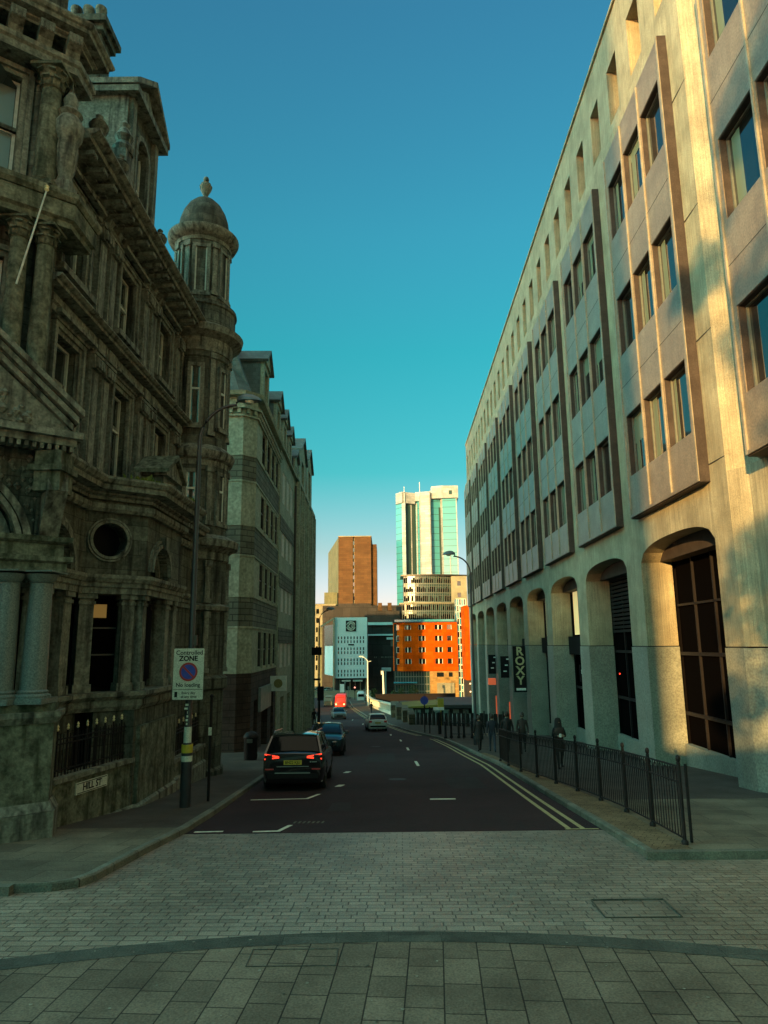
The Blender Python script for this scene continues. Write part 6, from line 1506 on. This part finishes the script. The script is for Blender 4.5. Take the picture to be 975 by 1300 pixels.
        if plate:
            m = LMB(); zp = belt - .24; ypl = y0 - .05
            m.box(-.26, .26, ypl - .012, ypl + .04, zp - .06, zp + .06); pl = m.build('number_plate', M['yellow'] if platecol == 'yellow' else M['white'], t)
            m = LMB(); text_mb(m, plate, .105, face_y(0, ypl - .016, zp), 0, .003, .002); m.build('plate_lettering', M['black'], pl)
    if rails:
        for s_ in (-1, 1):
            m = LMB(); m.tube([(s_ * w * .70, c2_ + .1, H - .01), (s_ * w * .70, c2_ + .2, H + .055), (s_ * w * .70, c1_ - .3, H + .06), (s_ * w * .70, c1_ - .2, H + .0)], .018, 6); m.build('roof_rail', M['rim'], t)
    return t
P_black = paint('black_car_paint', (.012, .010, .012), .12, 0, .8); P_silver = paint('dark_blue_car_paint', (.018, .028, .034), .3, .6, .7)
P_white = paint('white_car_paint', (.62, .66, .62), .3, 0, .6); P_grey = paint('grey_car_paint', (.16, .19, .19), .3, .5, .6); P_red = paint('bright_red_paint', (.75, .03, .02), .4, 0, .4)
P_dark = paint('dark_car_paint', (.03, .035, .04), .25, 0, .7)
c_ = car('black parked SUV with lit red tail lights and a yellow number plate, nearest car', (-2.78, 23.45), R(1.0), 4.5, 1.86, 1.60, P_black, 1.04, .96, (1.2, .5, -1.7, -2.12), 'suv', 'BN22 KJU', lights_on=True, rails=True)
m = LMB(); m.box(.50, .54, -2.32, -2.29, .80, .83); m.box(.56, .70, -2.315, -2.29, .805, .825); m.build('badge', M['rim'], c_)
car('dark blue-grey parked hatchback facing uphill just beyond the black SUV', (-2.98, 36.4), R(181.5), 4.2, 1.80, 1.47, P_silver, .95, .86, (1.05, .35, -1.3, -1.85), 'hatch', 'BK19 TZR', 'white')
car('white hatchback driving away down the hill', (-.95, 66.4), R(6), 4.1, 1.76, 1.50, P_white, .98, .88, (1.1, .4, -1.4, -1.85), 'hatch', 'BX68 LDN', lights_on=False)
car('dark grey saloon coming uphill in the left lane', (-6.3, 95), R(188), 4.4, 1.78, 1.44, P_grey, .92, .84, (1.0, .3, -1.2, -1.75), 'hatch', None, head_on=True)
# red van
t = thing('red_van', 'bright red box van coming uphill beyond the grey saloon', 'van', (-8.9, 141, G(141)))
m = MB(); z = G(141); secs = []
for y, w_, zt in ((139, .85, 1.35), (139.15, 1.0, 1.5), (139.9, 1.0, 2.3), (140.2, 1.02, 2.55), (144.5, 1.02, 2.6)):
    secs.append([(-8.9 - w_, y, z + .35), (-8.9 - w_ * 1.02, y, z + 1.0), (-8.9 - w_, y, z + zt - .15), (-8.9 - w_ * .85, y, z + zt), (-8.9 + w_ * .85, y, z + zt), (-8.9 + w_, y, z + zt - .15), (-8.9 + w_ * 1.02, y, z + 1.0), (-8.9 + w_, y, z + .35)])
loft(m, secs); m.build('body', P_red, t, smooth=True)
m = MB(); m.box(-9.9, -7.9, 138.95, 140, z + .3, z + .5); m.build('bumper', M['black'], t)
m = MB(); m.add([(-9.7, 139.2, z + 1.5), (-8.1, 139.2, z + 1.5), (-8.2, 139.8, z + 2.2), (-9.6, 139.8, z + 2.2)], [(0, 1, 2, 3)]); m.build('windscreen', M['glass_car'], t)
for s_ in (-1, 1):
    m = MB(); m.lathe(-8.9 + s_ * .78, 138.9, [(.02, z + .75), (.16, z + .82), (.16, z + 1.0), (.02, z + 1.07)], 8); m.build('headlight', M['headlight'], t)
    for yy in (140.1, 143.5): m = MB(); m.tube([(-8.9 + s_ * .78, yy, z + .33), (-8.9 + s_ * 1.0, yy, z + .33)], .33, 14); m.build('wheel', M['tyre'], t)
# cream van left of it
t = thing('cream_van', 'small cream van beside the red van', 'van', (-12.2, 150, G(150)))
z = G(150); m = MB(); secs = []
for y, w_, zt in ((148, .8, 1.2), (148.4, .9, 1.3), (149.0, .9, 1.95), (152.5, .9, 2.0)):
    secs.append([(-12.0 - w_, y, z + .3), (-12.0 - w_, y, z + zt - .2), (-12.0 - w_ * .8, y, z + zt), (-12.0 + w_ * .8, y, z + zt), (-12.0 + w_, y, z + zt - .2), (-12.0 + w_, y, z + .3)])
loft(m, secs); m.build('body', M['cream2'], t, smooth=True)
m = MB(); m.add([(-12.7, 148.45, z + 1.32), (-11.3, 148.45, z + 1.32), (-11.4, 148.9, z + 1.85), (-12.6, 148.9, z + 1.85)], [(0, 1, 2, 3)]); m.build('windscreen', M['glass_car'], t)
for s_ in (-1, 1): m = MB(); m.tube([(-12 + s_ * .7, 149, z + .3), (-12 + s_ * .9, 149, z + .3)], .3, 12); m.build('wheel', M['tyre'], t)
# white van up on the footway side, far right lane
t = thing('white_van', 'white van parked at the far end of the bridge parapet', 'van', (-5.8, 172, G(172)))
z = G(172); m = MB(); secs = []
for y, w_, zt in ((170, .9, 1.9), (170.3, 1.0, 2.1), (175, 1.0, 2.15)): secs.append([(-5.9 - w_, y, z + .3), (-5.9 - w_, y, z + zt - .2), (-5.9 - w_ * .8, y, z + zt), (-5.9 + w_ * .8, y, z + zt), (-5.9 + w_, y, z + zt - .2), (-5.9 + w_, y, z + .3)])
loft(m, secs); m.build('body', P_white, t, smooth=True)
m = MB(); m.box(-6.6, -5.2, 169.95, 170.02, z + 1.15, z + 1.75); m.build('rear_window', M['glass_car'], t)
for s_ in (-1, 1): m = MB(); m.tube([(-5.9 + s_ * .8, 171, z + .33), (-5.9 + s_ * 1.01, 171, z + .33)], .33, 12); m.build('wheel', M['tyre'], t)
# parked cars in the far car park
pc = [(-21.5, 228), (-18.9, 224), (-16.4, 230), (-13.9, 225), (-20.2, 215), (-17.2, 212), (-14.4, 214), (-22.5, 208), (-11.8, 221)]
cols_ = [P_dark, P_grey, P_dark, P_white, P_dark, P_silver, P_dark, P_grey, P_dark]
labs = ['leftmost dark car in the back row of', 'grey car second from the left in the back row of', 'dark car third from the left in the back row of', 'white car at the back of', 'leftmost dark car in the front row of', 'dark blue-grey car at the front of', 'dark car right of the blue-grey one in', 'grey car at the left edge of', 'dark car at the right end of']
src = None
for i, (x, y) in enumerate(pc):
    if src is None: src = car('leftmost dark car in the back row of the far car park', (x, y), R(90), 4.2, 1.75, 1.45, cols_[i], .92, .85, (1.0, .3, -1.3, -1.8), detail=False, group='cars in the far car park'); c = src
    else:
        c = copy_tree(src); c.location = (x, y, G(y)); c['label'] = labs[i] + ' the far car park'
        for ch in c.children:
            if ch.name.split('.')[0] in ('body', 'roof'):
                ch.data = ch.data.copy() if cols_[i] is not cols_[0] else ch.data
                ch.data.materials[0] = cols_[i]

# ------------------------------------------------------------------ people
def skin_mesh(verts, edges, radii):
    me = bpy.data.meshes.new('body'); me.from_pydata(verts, edges, []); o = bpy.data.objects.new('body', me); COL.objects.link(o)
    sk = o.modifiers.new('skin', 'SKIN')
    for i, r in enumerate(radii): me.skin_vertices[0].data[i].radius = (r[0], r[1]) if isinstance(r, tuple) else (r, r)
    for i in range(len(verts)): me.skin_vertices[0].data[i].use_root = (i == 0)
    sb = o.modifiers.new('sub', 'SUBSURF'); sb.levels = 1; sb.render_levels = 1
    dg = bpy.context.evaluated_depsgraph_get(); dg.update()
    out_ = bpy.data.meshes.new_from_object(o.evaluated_get(dg)); bpy.data.objects.remove(o); bpy.data.meshes.remove(me)
    return out_
def person(label, x, y, yaw, top, bottom, h=1.72, stride=.25, hair=(.03, .02, .015), hood=False, arms='down', coat=None, group=None, zoff=HF, hold=False):
    s = h / 1.75; V = []; E = []; Rr = []
    def v(p, r, par=None): V.append((p[0] * s, p[1] * s, p[2] * s)); Rr.append(r if isinstance(r, tuple) else (r * s)); i = len(V) - 1; (E.append((par, i)) if par is not None else None); return i
    pe = v((0, 0, .95), .135); sp = v((0, .01, 1.13), .125, pe); chs = v((0, 0, 1.33), .15, sp); nk0 = v((0, 0, 1.46), .07, chs); nk = v((0, .005, 1.53), .052, nk0)
    hd = v((0, .015, 1.62), .088, nk); ht = v((0, .01, 1.70), .075, hd)
    for sd in (-1, 1):
        st = stride * sd
        hp = v((sd * .09, 0, .88), .095, pe); kn = v((sd * .10, st * .55 + .03, .50), .062, hp); an = v((sd * .10, st - (.05 if st < 0 else 0), .10 + (.05 if st < 0 else 0)), .042, kn); toe = v((sd * .11, st + .14, .045 + (.02 if st < 0 else 0)), .038, an)
        sh = v((sd * .17, 0, 1.40), .062, chs)
        if arms == 'down': el = v((sd * .23, -st * .25 - .02, 1.13), .045, sh); wr_ = v((sd * .24, -st * .6 + .05, .90), .03, el); hn = v((sd * .235, -st * .65 + .07, .83), .026, wr_)
        else: el = v((sd * .24, .02, 1.14), .046, sh); wr_ = v((sd * .12, .24, 1.16), .032, el); hn = v((sd * .06, .29, 1.19), .028, wr_)
    me = skin_mesh(V, E, Rr)
    t = thing('person', label, 'person', (x, y, G(y) + zoff), (0, 0, yaw), group)
    mb = LMB(); mb.add([w_.co for w_ in me.vertices], [tuple(p.vertices) for p in me.polygons])
    # nose, ears and fingers grow out of the same mesh
    mb.tube([(0, .085 * s, 1.655 * s), (0, .115 * s, 1.625 * s), (0, .09 * s, 1.60 * s)], [.008, .016, .01], 6)
    for sd in (-1, 1): mb.tube([(sd * .083 * s, .0, 1.60 * s), (sd * .096 * s, -.01, 1.63 * s), (sd * .085 * s, 0, 1.66 * s)], [.006, .014, .006], 6)
    for sd in (-1, 1):
        st = stride * sd
        hx, hy, hz = (sd * .235, -st * .65 + .07, .83) if arms == 'down' else (sd * .06, .29, 1.19)
        for f in range(5):
            l = (.055, .075, .082, .076, .06)[f]; oy = (-.03 + .016 * f)
            if arms == 'down': pts = [(hx * s, (hy + oy) * s, hz * s), ((hx - sd * .008) * s, (hy + oy) * s, (hz - l * .6) * s), ((hx - sd * .03) * s, (hy + oy) * s, (hz - l) * s)]
            else: pts = [(hx * s, hy * s, (hz + oy) * s), ((hx - sd * l * .5) * s, (hy + .02) * s, (hz + oy) * s), ((hx - sd * l) * s, (hy + .005) * s, (hz + oy) * s)]
            mb.tube(pts, [.010, .009, .006], 5)
    bpy.data.meshes.remove(me)
    o = mb.build('body', [M['skin'], top, bottom, M['black']], t, smooth=True)
    for p in o.data.polygons:
        c = p.center / s; ax = abs(c.x)
        if c.z > 1.51: mi = 0
        elif c.z < .11: mi = 3
        elif ax > .17 and c.z < .90 and arms == 'down': mi = 0
        elif arms != 'down' and c.y > .235 and ax < .125 and 1.1 < c.z < 1.28: mi = 0
        elif c.z < .93 and ax < .2: mi = 2
        else: mi = 1
        p.material_index = mi
    hm = LMB(); hr = .098 * s
    if hood:
        hm.lathe(0, -.02 * s, [(.15 * s, 1.44 * s), (.135 * s, 1.52 * s), (.128 * s, 1.62 * s), (.118 * s, 1.70 * s), (.08 * s, 1.77 * s), (.02 * s, 1.79 * s)], 14); hm.build('hood', top, t, smooth=True)
    else:
        hm.lathe(0, -.012 * s, [(hr * .8, 1.56 * s), (hr, 1.60 * s), (hr * 1.05, 1.66 * s), (hr * .9, 1.73 * s), (hr * .5, 1.775 * s), (.01, 1.785 * s)], 14); hm.build('hair', paint('hair', hair, .7), t, smooth=True)
    fm = LMB()
    for sd in (-1, 1): fm.tube([(sd * .03 * s, .088 * s, 1.645 * s), (sd * .03 * s, .097 * s, 1.645 * s)], .009, 6)
    fm.tube([(-.022 * s, .093 * s, 1.575 * s), (.022 * s, .093 * s, 1.575 * s)], .005, 5); fm.build('eyes_and_mouth', M['black'], t)
    if coat:
        cm = LMB(); cm.lathe(0, 0, [(.205 * s, .62 * s), (.19 * s, .85 * s), (.165 * s, 1.05 * s), (.165 * s, 1.2 * s), (.19 * s, 1.34 * s), (.13 * s, 1.45 * s), (.07 * s, 1.49 * s)], 14, sx=1.0); cm.build('coat', coat, t, smooth=True)
    return t
cl = {k: paint('cloth_' + k, c, .9) for k, c in dict(black=(.012, .010, .010), navy=(.018, .02, .03), brown=(.035, .022, .018), grey=(.06, .06, .055), denim=(.03, .04, .06)).items()}
person('person in a black coat, leftmost of the four walkers by the arcade, walking downhill', 4.45, 34.6, R(8), cl['black'], cl['black'], 1.66, .22, coat=cl['black'])
person('person in a dark navy jacket, second from the left of the four walkers', 4.95, 33.8, R(-6), cl['navy'], cl['denim'], 1.74, -.22)
person('person in a wide black coat, third and tallest of the four walkers', 5.5, 32.9, R(4), cl['black'], cl['black'], 1.86, .26, coat=cl['black'])
person('person in a brown jacket, rightmost of the four walkers', 6.3, 33.4, R(175), cl['brown'], cl['black'], 1.80, .2)
pp = person('person in a dark hooded coat walking uphill behind the railing, hands at the chest', 6.15, 25.8, R(184), cl['black'], cl['black'], 1.72, .15, hood=True, arms='up', coat=cl['brown'])
ph = MB(); z = G(25.8) + HF; ph.lathe(6.13, 25.46, [(.02, z + 1.12), (.045, z + 1.13), (.045, z + 1.23), (.02, z + 1.24)], 10); tag(ph.build('paper_cup', M['white']), 'small white cup held by the hooded person', 'cup')
person('person in dark clothes standing on the left footway at the end of the banded building', -7.0, 70, R(170), cl['black'], cl['black'], 1.78, .1)
person('person in dark clothes walking on the bridge footway beside the white parapet', -2.2, 107, R(20), cl['black'], cl['navy'], 1.76, .25)
person('person in grey by the white van at the far end of the parapet', -4.2, 152, R(190), cl['grey'], cl['black'], 1.76, .2)
# shrubs far off
def shrub(x, y, z0, r, h, n, label, group=None, mat='leafdark'):
    t = thing('shrub', label, 'shrub', (x, y, z0), group=group); m = MB()
    for i in range(n):
        a, b = rnd.uniform(0, 6.28), rnd.uniform(0, 1); rr = r * (b ** .5); zz = z0 + h * rnd.uniform(.2, 1) * (1 - .4 * b); s_ = rnd.uniform(.10, .22); q = Vector((x + rr * math.cos(a), y + rr * math.sin(a), zz)); u_ = Vector((rnd.uniform(-1, 1), rnd.uniform(-1, 1), rnd.uniform(-1, 1))).normalized() * s_; w_ = u_.cross(Vector((rnd.random(), rnd.random(), 1))).normalized() * s_
        m.add([q - u_, q + w_, q + u_, q - w_], [(0, 1, 2, 3)])
    m.build('foliage', M[mat], t); m = MB()
    for k in range(3): m.tube([(x, y, z0), (x + rnd.uniform(-r, r) * .5, y, z0 + h * .6)], [.05, .02], 5)
    m.build('stems', M['darkframe'], t)
for i, (x, y, r, h, lab) in enumerate(((4.0, 186, 1.0, 2.8, 'dark leafy shrub left of the glazed base of the orange building'), (7.2, 187, 1.3, 3.4, 'dark leafy shrub in front of the glazed base of the orange building'), (-3.0, 183, .9, 3.0, 'slim dark shrub left of the banner column'), (2.0, 184, .9, 2.2, 'small dark shrub right of the banner column'))):
    shrub(x, y, G(y), r, h, 260, lab)
